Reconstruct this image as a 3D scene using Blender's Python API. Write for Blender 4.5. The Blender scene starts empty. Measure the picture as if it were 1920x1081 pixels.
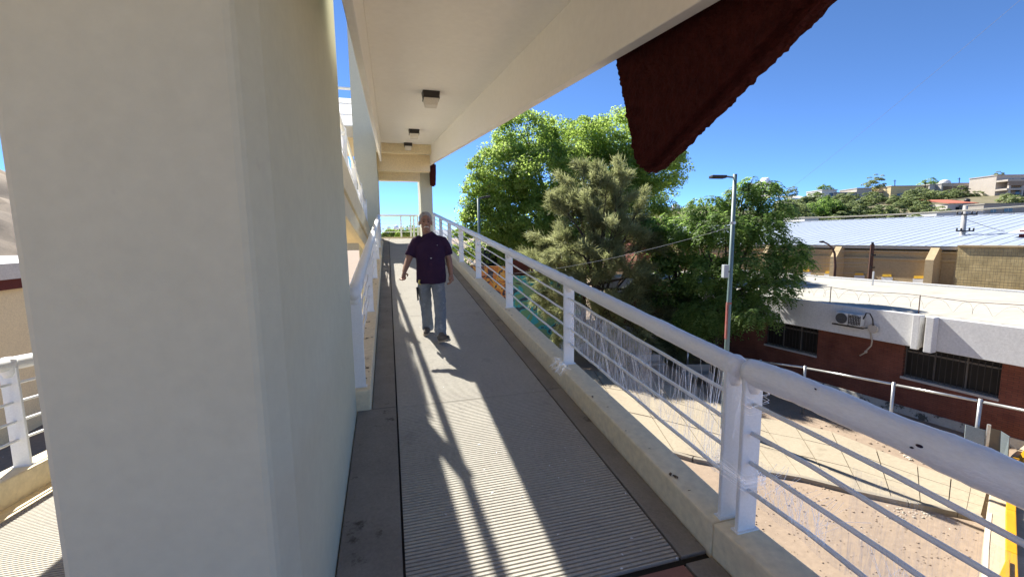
import bpy, bmesh, math, random
import numpy as np
from mathutils import Vector, Matrix, Quaternion, noise as mnoise
random.seed(7); rng = np.random.default_rng(7)
R = math.radians
scene = bpy.context.scene
col = scene.collection

# ------------------------------------------------------------------ camera
YAW, PITCH, ROLL, EYE, FPX = R(15.8), R(6.8), R(0.7), 1.95, 805.0
fw = Vector((math.sin(YAW)*math.cos(PITCH), math.cos(YAW)*math.cos(PITCH), -math.sin(PITCH)))
r0 = Vector((math.cos(YAW), -math.sin(YAW), 0)); u0 = r0.cross(fw)
rt = math.cos(ROLL)*r0 - math.sin(ROLL)*u0; up = math.cos(ROLL)*u0 + math.sin(ROLL)*r0
cam_d = bpy.data.cameras.new('camera'); cam = bpy.data.objects.new('camera', cam_d); col.objects.link(cam)
cam_d.sensor_width = 36; cam_d.lens = FPX/1920*36; cam_d.clip_start = 0.05; cam_d.clip_end = 20000
M = Matrix((rt, up, -fw)).transposed().to_4x4(); M.translation = (0, 0, EYE); cam.matrix_world = M
scene.camera = cam

# ------------------------------------------------------------------ sky, sun, exposure
SUN = Vector((-0.296, 0.961, 0.987)).normalized()
world = bpy.data.worlds.new('World'); scene.world = world; world.use_nodes = True
wn = world.node_tree.nodes; wl = world.node_tree.links
sky = wn.new('ShaderNodeTexSky'); sky.sky_type = 'NISHITA'; sky.sun_disc = False
sky.sun_elevation = math.asin(SUN.z); sky.sun_rotation = math.atan2(SUN.x, SUN.y)
sky.altitude = 9000; sky.air_density = 1.0; sky.dust_density = 0.0; sky.ozone_density = 5.0
tint = wn.new('ShaderNodeMix'); tint.data_type = 'RGBA'; tint.blend_type = 'MULTIPLY'; tint.inputs[0].default_value = 1; tint.inputs[7].default_value = (.90, 1.03, 1.07, 1)
wl.new(sky.outputs[0], tint.inputs[6]); wl.new(tint.outputs[2], wn['Background'].inputs[0]); wn['Background'].inputs[1].default_value = 0.118
sd = bpy.data.lights.new('sun', 'SUN'); sd.energy = 5.0; sd.angle = R(0.5); sd.color = (1, .96, .88)
so = bpy.data.objects.new('sun', sd); col.objects.link(so); so.rotation_euler = (-SUN).to_track_quat('-Z', 'Y').to_euler(); so.location = (0, 0, 40)
scene.view_settings.view_transform = 'Standard'; scene.view_settings.look = 'None'
scene.view_settings.gamma = 1; scene.view_settings.exposure = 1.32; scene.view_settings.use_curve_mapping = False

# ------------------------------------------------------------------ helpers
def hitz(px, py, z):
    d = fw + rt*((px-960)/FPX) - up*((py-540.5)/FPX); t = (z-EYE)/d.z
    return Vector((0, 0, EYE)) + d*t
def at(px, py, dep):            # a point seen at that picture place, dep metres ahead
    d = fw + rt*((px-960)/FPX) - up*((py-540.5)/FPX)
    return Vector((0, 0, EYE)) + d*dep
S = math.tan(R(6.0))            # slope of the ramp
GZ = -4.7                       # ground

def nd(nt, t, **k):
    n = nt.nodes.new(t)
    for a, b in k.items(): setattr(n, a, b)
    return n
MATS = {}
def mat(name, c1, c2=None, scale=3.0, rough=.8, bump=0.0, bscale=60, spec=.3, metal=0.0, stain=None, sscale=1.2, sthr=.62, sw=.06, speck=None, pscale=90, pthr=.68, stretch=None, fine=.12, coat=0):
    if name in MATS: return MATS[name]
    m = bpy.data.materials.new(name); m.use_nodes = True; nt = m.node_tree; L = nt.links.new
    bs = nt.nodes['Principled BSDF']; bs.inputs['Roughness'].default_value = rough
    bs.inputs['Specular IOR Level'].default_value = spec; bs.inputs['Metallic'].default_value = metal
    if coat: bs.inputs['Coat Weight'].default_value = coat
    geo = nd(nt, 'ShaderNodeTexCoord'); src = geo.outputs['Object']
    if stretch:
        mp = nd(nt, 'ShaderNodeMapping'); mp.inputs['Scale'].default_value = stretch; L(src, mp.inputs[0]); src = mp.outputs[0]
    def nz(s, det=4, rg=.6):
        n = nd(nt, 'ShaderNodeTexNoise'); n.inputs['Scale'].default_value = s; n.inputs['Detail'].default_value = det; n.inputs['Roughness'].default_value = rg
        L(src, n.inputs['Vector']); return n.outputs['Fac']
    def ramp(f, a, b):
        r = nd(nt, 'ShaderNodeMapRange'); r.inputs[1].default_value = a; r.inputs[2].default_value = b; L(f, r.inputs[0]); return r.outputs[0]
    def mix(f, a, b):
        x = nd(nt, 'ShaderNodeMix', data_type='RGBA'); L(f, x.inputs[0])
        for v, i in ((a, 6), (b, 7)):
            if isinstance(v, tuple): x.inputs[i].default_value = (*v, 1)
            else: L(v, x.inputs[i])
        return x.outputs[2]
    c2 = c2 or tuple(v*.82 for v in c1)
    c = mix(ramp(nz(scale), .3, .7), c1, c2)
    if fine:
        hs = nd(nt, 'ShaderNodeHueSaturation'); L(c, hs.inputs['Color'])
        L(ramp_out(nt, nz(scale*17, 3), .25, .75, 1-fine, 1+fine), hs.inputs['Value']); c = hs.outputs[0]
    if stain: c = mix(ramp(nz(sscale, 6, .7), sthr, sthr+sw), c, stain)
    if speck: c = mix(ramp(nz(pscale, 2), pthr, pthr+.04), c, speck)
    L(c, bs.inputs['Base Color'])
    if bump:
        b = nd(nt, 'ShaderNodeBump'); b.inputs['Strength'].default_value = bump; b.inputs['Distance'].default_value = .02
        L(nz(bscale, 5, .65), b.inputs['Height']); L(b.outputs[0], bs.inputs['Normal'])
    MATS[name] = m; return m
def ramp_out(nt, f, a, b, lo, hi):
    r = nd(nt, 'ShaderNodeMapRange'); r.inputs[1].default_value = a; r.inputs[2].default_value = b; r.inputs[3].default_value = lo; r.inputs[4].default_value = hi
    nt.links.new(f, r.inputs[0]); return r.outputs[0]

ORG = {}
def thing(name, label, cat, loc=(0, 0, 0), group=None, rz=0.0):
    o = bpy.data.objects.new(name, None); col.objects.link(o); o.location = loc; o.rotation_euler = (0, 0, rz)
    o.empty_display_size = .2; o['label'] = label; o['category'] = cat
    if group: o['group'] = group
    ORG[o.name] = (Vector(loc), rz); return o
def tag(o, label, cat, group=None):
    o['label'] = label; o['category'] = cat
    if group: o['group'] = group
    return o
def orgof(p):
    while p.parent: p = p.parent
    return ORG.get(p.name, (Vector((0, 0, 0)), 0.0))

class MB:
    def __init__(s): s.v = []; s.f = []
    def quad(s, *p):
        b = len(s.v); s.v += [tuple(q) for q in p]; s.f.append(tuple(range(b, b+len(p)))); return s
    def hexa(s, p):            # 4 bottom (ccw from above) then 4 top
        b = len(s.v); s.v += [tuple(q) for q in p]
        s.f += [tuple(b+i for i in q) for q in ((3, 2, 1, 0), (4, 5, 6, 7), (0, 1, 5, 4), (1, 2, 6, 5), (2, 3, 7, 6), (3, 0, 4, 7))]; return s
    def box(s, x0, x1, y0, y1, z0, z1, sl=0.0, ya=0.0):   # sl: height grows with y from ya
        a, b = sl*(y0-ya), sl*(y1-ya)
        return s.hexa([(x0, y0, z0+a), (x1, y0, z0+a), (x1, y1, z0+b), (x0, y1, z0+b), (x0, y0, z1+a), (x1, y0, z1+a), (x1, y1, z1+b), (x0, y1, z1+b)])
    def obox(s, o, ax, ay, az):   # oriented box from corner
        o, ax, ay, az = map(Vector, (o, ax, ay, az))
        return s.hexa([o, o+ax, o+ax+ay, o+ay, o+az, o+ax+az, o+ax+ay+az, o+ay+az])
    def prism(s, poly, ext):   # planar polygon extruded by vector
        e = Vector(ext); n = len(poly); b = len(s.v); s.v += [tuple(p) for p in poly] + [tuple(Vector(p)+e) for p in poly]
        s.f.append(tuple(range(b+n-1, b-1, -1))); s.f.append(tuple(range(b+n, b+2*n)))
        for i in range(n): j = (i+1) % n; s.f.append((b+i, b+j, b+n+j, b+n+i))
        return s
    def tube(s, pts, rad, n=8, caps=True, ell=None):
        pts = [Vector(p) for p in pts]; k = len(pts); b = len(s.v)
        if not hasattr(rad, '__len__'): rad = [rad]*k
        prev = None
        for i, p in enumerate(pts):
            t = (pts[min(i+1, k-1)]-pts[max(i-1, 0)]).normalized()
            if prev is None: x = t.orthogonal().normalized() if abs(t.z) < .95 else (Vector((1, 0, 0))-t*t.x).normalized()
            else: x = (prev - t*prev.dot(t)).normalized()
            prev = x; y = t.cross(x)
            rx, ry = (rad[i] if hasattr(rad[i], '__len__') else (rad[i], rad[i]))
            for j in range(n):
                a = 2*math.pi*j/n; s.v.append(tuple(p + x*(rx*math.cos(a)) + y*(ry*math.sin(a))))
        for i in range(k-1):
            for j in range(n):
                q = (j+1) % n; s.f.append((b+i*n+j, b+i*n+q, b+(i+1)*n+q, b+(i+1)*n+j))
        if caps:
            s.f.append(tuple(b+j for j in range(n-1, -1, -1))); s.f.append(tuple(b+(k-1)*n+j for j in range(n)))
        return s
    def lathe(s, c, prof, n=16, axis='z'):
        b = len(s.v); c = Vector(c)
        for r_, h in prof:
            for j in range(n):
                a = 2*math.pi*j/n
                p = Vector((r_*math.cos(a), r_*math.sin(a), h))
                if axis == 'x': p = Vector((p.z, p.x, p.y))
                if axis == 'y': p = Vector((p.x, p.z, p.y))
                s.v.append(tuple(c+p))
        for i in range(len(prof)-1):
            for j in range(n): q = (j+1) % n; s.f.append((b+i*n+j, b+i*n+q, b+(i+1)*n+q, b+(i+1)*n+j))
        s.f.append(tuple(b+j for j in range(n-1, -1, -1))); e = b+(len(prof)-1)*n; s.f.append(tuple(e+j for j in range(n)))
        return s
    def ball(s, c, r, nu=14, nv=9, rot=None):
        c = Vector(c); r = r if hasattr(r, '__len__') else (r, r, r)
        def P(a, e):
            p = Vector((r[0]*math.cos(e)*math.cos(a), r[1]*math.cos(e)*math.sin(a), r[2]*math.sin(e)))
            if rot: p = rot @ p
            return tuple(c+p)
        b = len(s.v); s.v.append(P(0, -math.pi/2))
        for i in range(1, nv):
            e = -math.pi/2+math.pi*i/nv
            for j in range(nu): s.v.append(P(2*math.pi*j/nu, e))
        s.v.append(P(0, math.pi/2)); t = len(s.v)-1
        for j in range(nu):
            q = (j+1) % nu; s.f.append((b, b+1+q, b+1+j)); s.f.append((t, b+1+(nv-2)*nu+j, b+1+(nv-2)*nu+q))
        for i in range(nv-2):
            for j in range(nu): q = (j+1) % nu; s.f.append((b+1+i*nu+j, b+1+i*nu+q, b+1+(i+1)*nu+q, b+1+(i+1)*nu+j))
        return s
    def build(s, name, m, parent=None, smooth=False, bevel=0, local=False, fix=True):
        me = bpy.data.meshes.new(name)
        vs = s.v
        if parent is not None and not local:
            o_, rz = orgof(parent); c_, s_ = math.cos(-rz), math.sin(-rz)
            vs = []
            for x, y, z in s.v:
                x -= o_.x; y -= o_.y; vs.append((x*c_-y*s_, x*s_+y*c_, z-o_.z))
        me.from_pydata(vs, [], s.f); me.validate()
        if fix:
            bm = bmesh.new(); bm.from_mesh(me); bmesh.ops.recalc_face_normals(bm, faces=bm.faces); bm.to_mesh(me); bm.free()
        if smooth: me.polygons.foreach_set('use_smooth', [True]*len(me.polygons))
        me.materials.append(m); o = bpy.data.objects.new(name, me); col.objects.link(o)
        if parent is not None: o.parent = parent
        if bevel:
            b = o.modifiers.new('bevel', 'BEVEL'); b.width = bevel; b.segments = 2; b.limit_method = 'ANGLE'; b.angle_limit = R(40)
        return o
def struct(o): o['kind'] = 'structure'; return o
def share(src, name, parent, loc=None, rz=None):     # a copy that shares mesh data
    o = src.copy(); o.name = name; col.objects.link(o); o.parent = parent
    if loc is not None: o.location = loc
    if rz is not None: o.rotation_euler = (0, 0, rz)
    return o
def copy_tree(o, parent=None):
    c = o.copy(); col.objects.link(c); c.parent = parent
    for ch in o.children: copy_tree(ch, c)
    return c

def raw_mesh(name, V, F4, m, parent=None, attr=None, smooth=False):
    """numpy quads -> mesh object; attr = per-face random value"""
    me = bpy.data.meshes.new(name); V = np.asarray(V, dtype=np.float32)
    if parent is not None:
        o_, rz = orgof(parent); V = V - np.array(o_, dtype=np.float32)
    nf = len(F4); me.vertices.add(len(V)); me.vertices.foreach_set('co', V.ravel())
    me.loops.add(nf*4); me.loops.foreach_set('vertex_index', np.asarray(F4, dtype=np.int32).ravel())
    me.polygons.add(nf); me.polygons.foreach_set('loop_start', np.arange(0, nf*4, 4, dtype=np.int32)); me.polygons.foreach_set('loop_total', np.full(nf, 4, dtype=np.int32))
    me.update(calc_edges=True)
    if attr is not None:
        a = me.attributes.new('tone', 'FLOAT', 'FACE'); a.data.foreach_set('value', np.asarray(attr, dtype=np.float32))
    me.materials.append(m); o = bpy.data.objects.new(name, me); col.objects.link(o)
    if parent is not None: o.parent = parent
    return o

# ------------------------------------------------------------------ materials
M_cream = mat('cream_paint', (.82, .71, .48), (.77, .665, .45), 1.2, .75, .12, 140, stain=(.62, .54, .40), sscale=.8, sthr=.66, sw=.12)
M_pier = mat('pier_paint', (.605, .60, .455), (.57, .565, .425), .9, .8, .15, 120, stain=(.50, .475, .38), sscale=1.6, sthr=.67, sw=.1, fine=.04, speck=(.36, .33, .28), pscale=16, pthr=.785)
M_soff = mat('soffit_paint', (.93, .915, .86), (.905, .885, .825), .8, .8, .08, 90, speck=(.35, .3, .25), pscale=40, pthr=.80, fine=.03)
M_white = mat('white_enamel', (.82, .84, .83), (.78, .80, .79), 4, .42, .1, 50, spec=.5, speck=(.25, .22, .2), pscale=55, pthr=.80, fine=.05)
M_conc = mat('ramp_concrete', (.46, .435, .375), (.41, .385, .335), 2.2, .92, .25, 160, stain=(.30, .28, .25), sscale=1.7, sthr=.6, sw=.15, speck=(.55, .53, .5), pscale=70, pthr=.765)
M_bord = mat('border_concrete', (.29, .265, .23), (.22, .20, .175), 3, .93, .4, 90, stain=(.10, .085, .07), sscale=5, sthr=.6, sw=.08, speck=(.42, .4, .37), pscale=60, pthr=.76)
M_tile = mat('red_tile', (.30, .15, .12), (.24, .12, .10), 3, .85, .2, 60)
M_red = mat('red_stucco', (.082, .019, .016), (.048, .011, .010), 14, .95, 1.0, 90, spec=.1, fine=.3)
M_dark = mat('dark_metal', (.035, .03, .028), None, 8, .5, spec=.4)
M_gap = mat('joint_dark', (.03, .028, .025), None, 8, .95)  # near-black, for the beds under the slabs and the brick building's core
M_brick = None
M_fas = mat('white_plaster', (.66, .655, .64), (.60, .595, .58), .9, .85, .25, 50, stain=(.55, .52, .48), sscale=1.1, sthr=.68, sw=.1)
M_roofw = mat('roof_coating', (.38, .355, .30), (.42, .395, .345), .5, .9, .15, 12, stain=(.29, .265, .215), sscale=.9, sthr=.6, sw=.12, stretch=(.25, 1, 1))
M_steel = mat('galvanised_pipe', (.55, .55, .54), (.42, .42, .41), 9, .35, spec=.5, metal=.7)
M_bark = mat('bark', (.10, .075, .055), (.055, .042, .032), 6, .95, .6, 18, stretch=(1, 1, .25))
M_dirt = mat('dry_earth', (.31, .235, .17), (.265, .20, .145), .35, .97, .6, 9, stain=(.27, .20, .15), sscale=.5, sthr=.55, sw=.2, speck=(.62, .55, .46), pscale=14, pthr=.72)
M_walk = mat('path_concrete', (.36, .305, .22), (.32, .27, .195), .6, .93, .2, 30, stain=(.22, .185, .13), sscale=.7, sthr=.62, sw=.15)
M_stone = mat('pale_stone', (.50, .45, .37), (.36, .32, .26), 4, .95, .5, 20)

def brick_mat(name, c1, c2, mortar, sx, w=.24, h=.07, depth=.5):
    m = bpy.data.materials.new(name); m.use_nodes = True; nt = m.node_tree; L = nt.links.new; bs = nt.nodes['Principled BSDF']
    tc = nd(nt, 'ShaderNodeTexCoord'); sp = nd(nt, 'ShaderNodeSeparateXYZ'); mp = nd(nt, 'ShaderNodeCombineXYZ'); L(tc.outputs['Object'], sp.inputs[0]); L(sp.outputs[1], mp.inputs[0]); L(sp.outputs[2], mp.inputs[1])
    b = nd(nt, 'ShaderNodeTexBrick'); b.inputs['Scale'].default_value = 1; b.inputs['Brick Width'].default_value = w; b.inputs['Row Height'].default_value = h
    b.inputs['Mortar Size'].default_value = .006 if h < .1 else .012; b.inputs['Color1'].default_value = (*c1, 1); b.inputs['Color2'].default_value = (*c2, 1); b.inputs['Mortar'].default_value = (*mortar, 1)
    L(mp.outputs[0], b.inputs['Vector'])
    n = nd(nt, 'ShaderNodeTexNoise'); n.inputs['Scale'].default_value = 1.4; n.inputs['Detail'].default_value = 5; L(tc.outputs['Object'], n.inputs['Vector'])
    hs = nd(nt, 'ShaderNodeHueSaturation'); L(b.outputs['Color'], hs.inputs['Color']); L(ramp_out(nt, n.outputs['Fac'], .3, .7, .72, 1.2), hs.inputs['Value']); L(hs.outputs[0], bs.inputs['Base Color'])
    bp = nd(nt, 'ShaderNodeBump'); bp.inputs['Strength'].default_value = depth; bp.inputs['Distance'].default_value = .01; bp.invert = True
    L(b.outputs['Fac'], bp.inputs['Height']); L(bp.outputs[0], bs.inputs['Normal']); bs.inputs['Roughness'].default_value = .9
    bs.inputs['Specular IOR Level'].default_value = .2
    return m
def leaf_mat(name, cols, trans=.35, rough=.55):
    m = bpy.data.materials.new(name); m.use_nodes = True; nt = m.node_tree; L = nt.links.new; bs = nt.nodes['Principled BSDF']
    at_ = nd(nt, 'ShaderNodeAttribute', attribute_name='tone'); cr = nd(nt, 'ShaderNodeValToRGB'); L(at_.outputs['Fac'], cr.inputs[0])
    e = cr.color_ramp.elements
    while len(e) < len(cols): e.new(.5)
    for i, c in enumerate(cols): e[i].position = i/(len(cols)-1); e[i].color = (*c, 1)
    L(cr.outputs[0], bs.inputs['Base Color']); bs.inputs['Roughness'].default_value = rough; bs.inputs['Specular IOR Level'].default_value = .25
    tl = nd(nt, 'ShaderNodeBsdfTranslucent'); hs = nd(nt, 'ShaderNodeHueSaturation'); hs.inputs['Value'].default_value = 2.3; hs.inputs['Saturation'].default_value = 1.08; L(cr.outputs[0], hs.inputs['Color']); L(hs.outputs[0], tl.inputs[0])
    mx = nd(nt, 'ShaderNodeMixShader'); mx.inputs[0].default_value = trans; L(bs.outputs[0], mx.inputs[1]); L(tl.outputs[0], mx.inputs[2]); L(mx.outputs[0], nt.nodes['Material Output'].inputs[0])
    return m
def film_mat(name, dens, sc, stretch, lo=.42, hi=.7, minf=.05):
    m = bpy.data.materials.new(name); m.use_nodes = True; nt = m.node_tree; L = nt.links.new; bs = nt.nodes['Principled BSDF']
    bs.inputs['Base Color'].default_value = (.86, .87, .88, 1); bs.inputs['Roughness'].default_value = .3; bs.inputs['Specular IOR Level'].default_value = .6
    tc = nd(nt, 'ShaderNodeTexCoord'); mp = nd(nt, 'ShaderNodeMapping'); mp.inputs['Scale'].default_value = stretch; L(tc.outputs['Object'], mp.inputs[0])
    n = nd(nt, 'ShaderNodeTexNoise'); n.inputs['Scale'].default_value = sc; n.inputs['Detail'].default_value = 6; n.inputs['Roughness'].default_value = .7; n.inputs['Distortion'].default_value = .6; L(mp.outputs[0], n.inputs['Vector'])
    f = ramp_out(nt, n.outputs['Fac'], lo, hi, minf, dens)
    tl = nd(nt, 'ShaderNodeBsdfTranslucent'); tl.inputs[0].default_value = (.9, .9, .9, 1); m2 = nd(nt, 'ShaderNodeMixShader'); m2.inputs[0].default_value = .55; L(bs.outputs[0], m2.inputs[1]); L(tl.outputs[0], m2.inputs[2])
    tr = nd(nt, 'ShaderNodeBsdfTransparent'); mx = nd(nt, 'ShaderNodeMixShader'); L(f, mx.inputs[0]); L(tr.outputs[0], mx.inputs[1]); L(m2.outputs[0], mx.inputs[2]); L(mx.outputs[0], nt.nodes['Material Output'].inputs[0])
    return m
def glass_mat(name, c=(.02, .025, .03)):
    return mat(name, c, tuple(v*1.4 for v in c), 1.5, .12, spec=.6, fine=0)
M_glass = glass_mat('dark_glass')

# ================================================================== SETTING: ground, path, hills
g = MB()
g.quad((-9000, -9000, GZ), (9000, -9000, GZ), (9000, 9000, GZ), (-9000, 9000, GZ))
struct(g.build('ground', M_dirt))

# curved concrete walkway below, in slabs
lower = [(1040, 790), (1180, 825), (1300, 862), (1420, 884), (1500, 897), (1600, 922), (1700, 944), (1790, 962), (1838, 972)]
upper = [(1010, 690), (1100, 696), (1200, 708), (1330, 752), (1420, 786), (1540, 806), (1690, 866), (1800, 905), (1850, 925)]
lo = [hitz(x, y, GZ) for x, y in lower]; hi = [hitz(x, y, GZ) for x, y in upper]
walk = MB().prism([(p.x, p.y, GZ+.004) for p in lo] + [(p.x, p.y, GZ+.004) for p in reversed(hi)], (0, 0, .02)).build('walkway', M_gap)
struct(walk)
def lerp_list(L_, t):
    t *= len(L_)-1; i = min(int(t), len(L_)-2); return L_[i].lerp(L_[i+1], t-i)
NP = 14
for i in range(NP):
    for j in range(3):
        a, b = i/NP+.0012, (i+1)/NP-.0012; c, d = j/3+.004, (j+1)/3-.004
        q = [lerp_list(lo, a).lerp(lerp_list(hi, a), c), lerp_list(lo, b).lerp(lerp_list(hi, b), c), lerp_list(lo, b).lerp(lerp_list(hi, b), d), lerp_list(lo, a).lerp(lerp_list(hi, a), d)]
        MB().prism([(p.x, p.y, GZ+.01) for p in q], (0, 0, .09+random.uniform(-.004, .004))).build('paving_slab', M_walk, walk)
# kerb along the near edge
ke = thing('path_kerb', 'low grey kerb along the near edge of the tan walkway', 'kerb', tuple(lo[4]))
for i in range(len(lo)-1):
    a, b = lo[i], lo[i+1]; d = (b-a).normalized(); n = Vector((d.y, -d.x, 0))
    if n.y > 0: n = -n
    MB().obox((a.x+d.x*.006, a.y+d.y*.006, GZ-.05), (b-a)-d*.012, n*.14, (0, 0, .17)).build('kerb_stone', mat('kerb_concrete', (.30, .26, .20), (.24, .21, .165), 3, .95, .4, 40), ke, bevel=.01)

# rising hillside on the right with houses, and a farther ridge
fh = Vector((math.sin(YAW), math.cos(YAW), 0))
def camloc(Lx, d, z): return r0*Lx + fh*d + Vector((0, 0, z))
def hill_h(Lx, d):
    a = Lx/d                                    # picture direction
    ridge = 12.5 + 3.0*max(0, min(1, (a-.85)/.4)) - 9*max(0, min(1, (.72-a)/.25))
    t = max(0, min(1, (d-72)/(150-72))); t = t*t*(3-2*t)
    side = max(0, min(1, (a-.33)/.2)); back = max(0, min(1, (d-160)/200))
    return GZ + (ridge-GZ)*t*side - 4*back*t + .5*mnoise.noise(Vector((Lx*.07, d*.07, 0)))*t
V, F = [], []
ds = np.linspace(70, 420, 50); ls = np.linspace(.3, 2.6, 60)
for d in ds:
    for a in ls: V.append(camloc(a*d, d, hill_h(a*d, d)))
for i in range(49):
    for j in range(59): k = i*60+j; F.append((k, k+1, k+61, k+60))
hm = MB(); hm.v = [tuple(v) for v in V]; hm.f = F
M_hill = mat('scrub_soil', (.15, .14, .075), (.24, .20, .13), .12, .97, .4, 3, stain=(.30, .26, .19), sscale=.05, sthr=.6, sw=.1)
struct(hm.build('hillside', M_hill, smooth=True))
def ridge_h(Lx, d):
    a = Lx/d; t = max(0, min(1, (d-300)/140)); t = t*t*(3-2*t); p = math.exp(-((a-.46)/.26)**2)
    return GZ + 34*t*p + 2*mnoise.noise(Vector((Lx*.02, d*.02, 3)))*t
V, F = [], []
ds = np.linspace(300, 620, 26); ls = np.linspace(-.15, 1.1, 60)
for d in ds:
    for a in ls: V.append(camloc(a*d, d, ridge_h(a*d, d)))
for i in range(25):
    for j in range(59): k = i*60+j; F.append((k, k+1, k+61, k+60))
hm = MB(); hm.v = [tuple(v) for v in V]; hm.f = F
struct(hm.build('far_ridge', M_hill, smooth=True))
# mountains on the horizon behind the landing
V, F = [], []
for i in range(121):
    a = -1.2 + 1.5*i/120
    h = 40+95*abs(mnoise.fractal(Vector((a*3.1, 1.7, 0)), 1.0, 2.0, 5))+30*math.sin(a*5+1)
    for d, z in ((3600, GZ), (4200, h), (5200, GZ)): V.append(tuple(camloc(a*d, d, z)))
for i in range(120):
    for j in range(2): k = i*3+j; F.append((k, k+1, k+4, k+3))
hm = MB(); hm.v = V; hm.f = F
struct(hm.build('mountains', mat('hazed_rock', (.17, .19, .22), (.22, .24, .27), .002, .95), smooth=True))  # distance haze is put into the blue-grey rock colour
# rocky slope on the far left
V, F = [], []
for i in range(40):
    for j in range(40):
        x = -75+i*1.5; y = 26+j*1.6
        t = max(0, min(1, (-x-20)/30)); z = GZ+15*t*t*(3-2*t)+(2.6*mnoise.fractal(Vector((x*.2, y*.2, 0)), 1, 2, 4)+1.6*mnoise.noise(Vector((x*.9, y*.9, 5))))*t
        V.append((x, y, z))
for i in range(39):
    for j in range(39): k = i*40+j; F.append((k, k+40, k+41, k+1))
hm = MB(); hm.v = V; hm.f = F
struct(hm.build('rocky_slope', mat('brown_rock', (.24, .19, .14), (.13, .105, .08), .5, .95, .8, 4), smooth=True))

# ================================================================== THE RAMP BUILDING
ramp = thing('concrete_ramp', 'cream and white concrete walkway ramp with covered flights around the thick pier', 'ramp', (0.6, 1.8, .19))
XL, XR = -.22, 1.64           # clear width
Y0, Y1 = 1.83, 18.55          # flight
PARH = .19
def grooved(name, x0, x1, y0, y1, z0, sl, parent, ya=0.0, pitch=.025, gw=.011, gd=.02, th=.12):
    m = MB(); prof = []
    y = y0; prof.append((y, 0))
    n = int((y1-y0)/pitch)
    for i in range(n):
        c = y0+(i+.5)*pitch; prof += [(c-gw/2, 0), (c-gw/4, -gd), (c+gw/4, -gd), (c+gw/2, 0)]
    prof.append((y1, 0))
    for a, h in prof:
        z = z0+sl*(a-ya)+h; m.v += [(x0, a, z), (x1, a, z)]
    for i in range(len(prof)-1): m.f.append((2*i, 2*i+1, 2*i+3, 2*i+2))
    b = len(m.v); m.v += [(x0, y0, z0+sl*(y0-ya)-th), (x1, y0, z0+sl*(y0-ya)-th), (x1, y1, z0+sl*(y1-ya)-th), (x0, y1, z0+sl*(y1-ya)-th)]
    m.f.append((b+3, b+2, b+1, b)); m.f.append((b, b+1, 1, 0)); k = 2*len(prof)-2; m.f.append((b+2, b+3, k, k+1))
    m.f.append((b, 0, k, b+3)); m.f.append((b+1, b+2, k+1, 1))
    return m.build(name, M_conc, parent, fix=False)
# our flight: dark bed, grooved panels, plain borders
MB().box(-.42, 1.85, Y0-.02, Y1, -.42, -.125, S).build('floor_slab', M_cream, ramp)
MB().box(-.215, 1.635, Y0-.02, Y1, -.124, -.02, S).build('floor_bed', M_gap, ramp)
ys = [Y0+.012, 3.93, 6.9, 9.9, 12.9, 15.9, Y1]
for a, b in zip(ys, ys[1:]): grooved('grooved_panel', .008, 1.458, a, b-.012, 0, S, ramp)
yb = [Y0+.012, 3.95, 6.6, 9.2, 11.8, 14.4, 17.0, Y1]
for a, b in zip(yb, yb[1:]):
    MB().box(-.338 if a < 3 else -.214, -.006, a, b-.008, -.12, .004, S).build('border_slab', M_bord, ramp, bevel=.004)
    MB().box(1.472, 1.634, a, b-.008, -.12, .003, S).build('border_slab', M_bord, ramp, bevel=.004)
# parapets (upstand kerbs carrying the railings)
zl = S*Y0
MB().box(1.64, 1.85, Y0-.02, Y1+.1, -.9, PARH, S).build('parapet', M_cream, ramp, bevel=.012)
MB().box(1.64, 1.85, -3.2, Y0-.024, zl-.9, zl+PARH).build('parapet', M_cream, ramp, bevel=.012)
MB().box(-.42, XL, 3.94, 16.4, -.9, PARH, S).build('parapet', M_cream, ramp, bevel=.012)
# near landing: bed and red tiles
MB().box(-3.2, 1.635, -3.2, Y0-.024, zl-.5, zl-.03).build('landing_slab', M_cream, ramp)
for i in range(16):
    for j in range(13):
        x = 1.452-.3*(i+1); y = Y0-.035-.3*(j+1)
        if x < -3.1 or y < -1.6: continue
        MB().box(x+.004, x+.296, y+.004, y+.296, zl-.03, zl-.004+random.uniform(-.0015, .0015)).build('floor_tile', M_tile, ramp)
for j in range(3): MB().box(1.464, 1.634, Y0-.035-1.0*(j+1)+.004, Y0-.035-1.0*j, zl-.03, zl).build('border_slab', M_bord, ramp, bevel=.004)
# thick near pier with a bevelled front corner; far pier
def pier(poly, z0, z1, name='pier'):
    return MB().prism([(x, y, z0) for x, y in poly], (0, 0, z1-z0)).build(name, M_pier, ramp, bevel=.02)
pier([(-.922, 1.40), (-.385, 1.40), (-.345, 1.53), (-.345, 3.93), (-.922, 3.93)], GZ, 9.5)
pier([(-1.06, 16.5), (-.30, 16.5), (-.30, 18.6), (-1.0, 18.6), (-1.06, 16.62)], GZ, 9.5)
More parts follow.
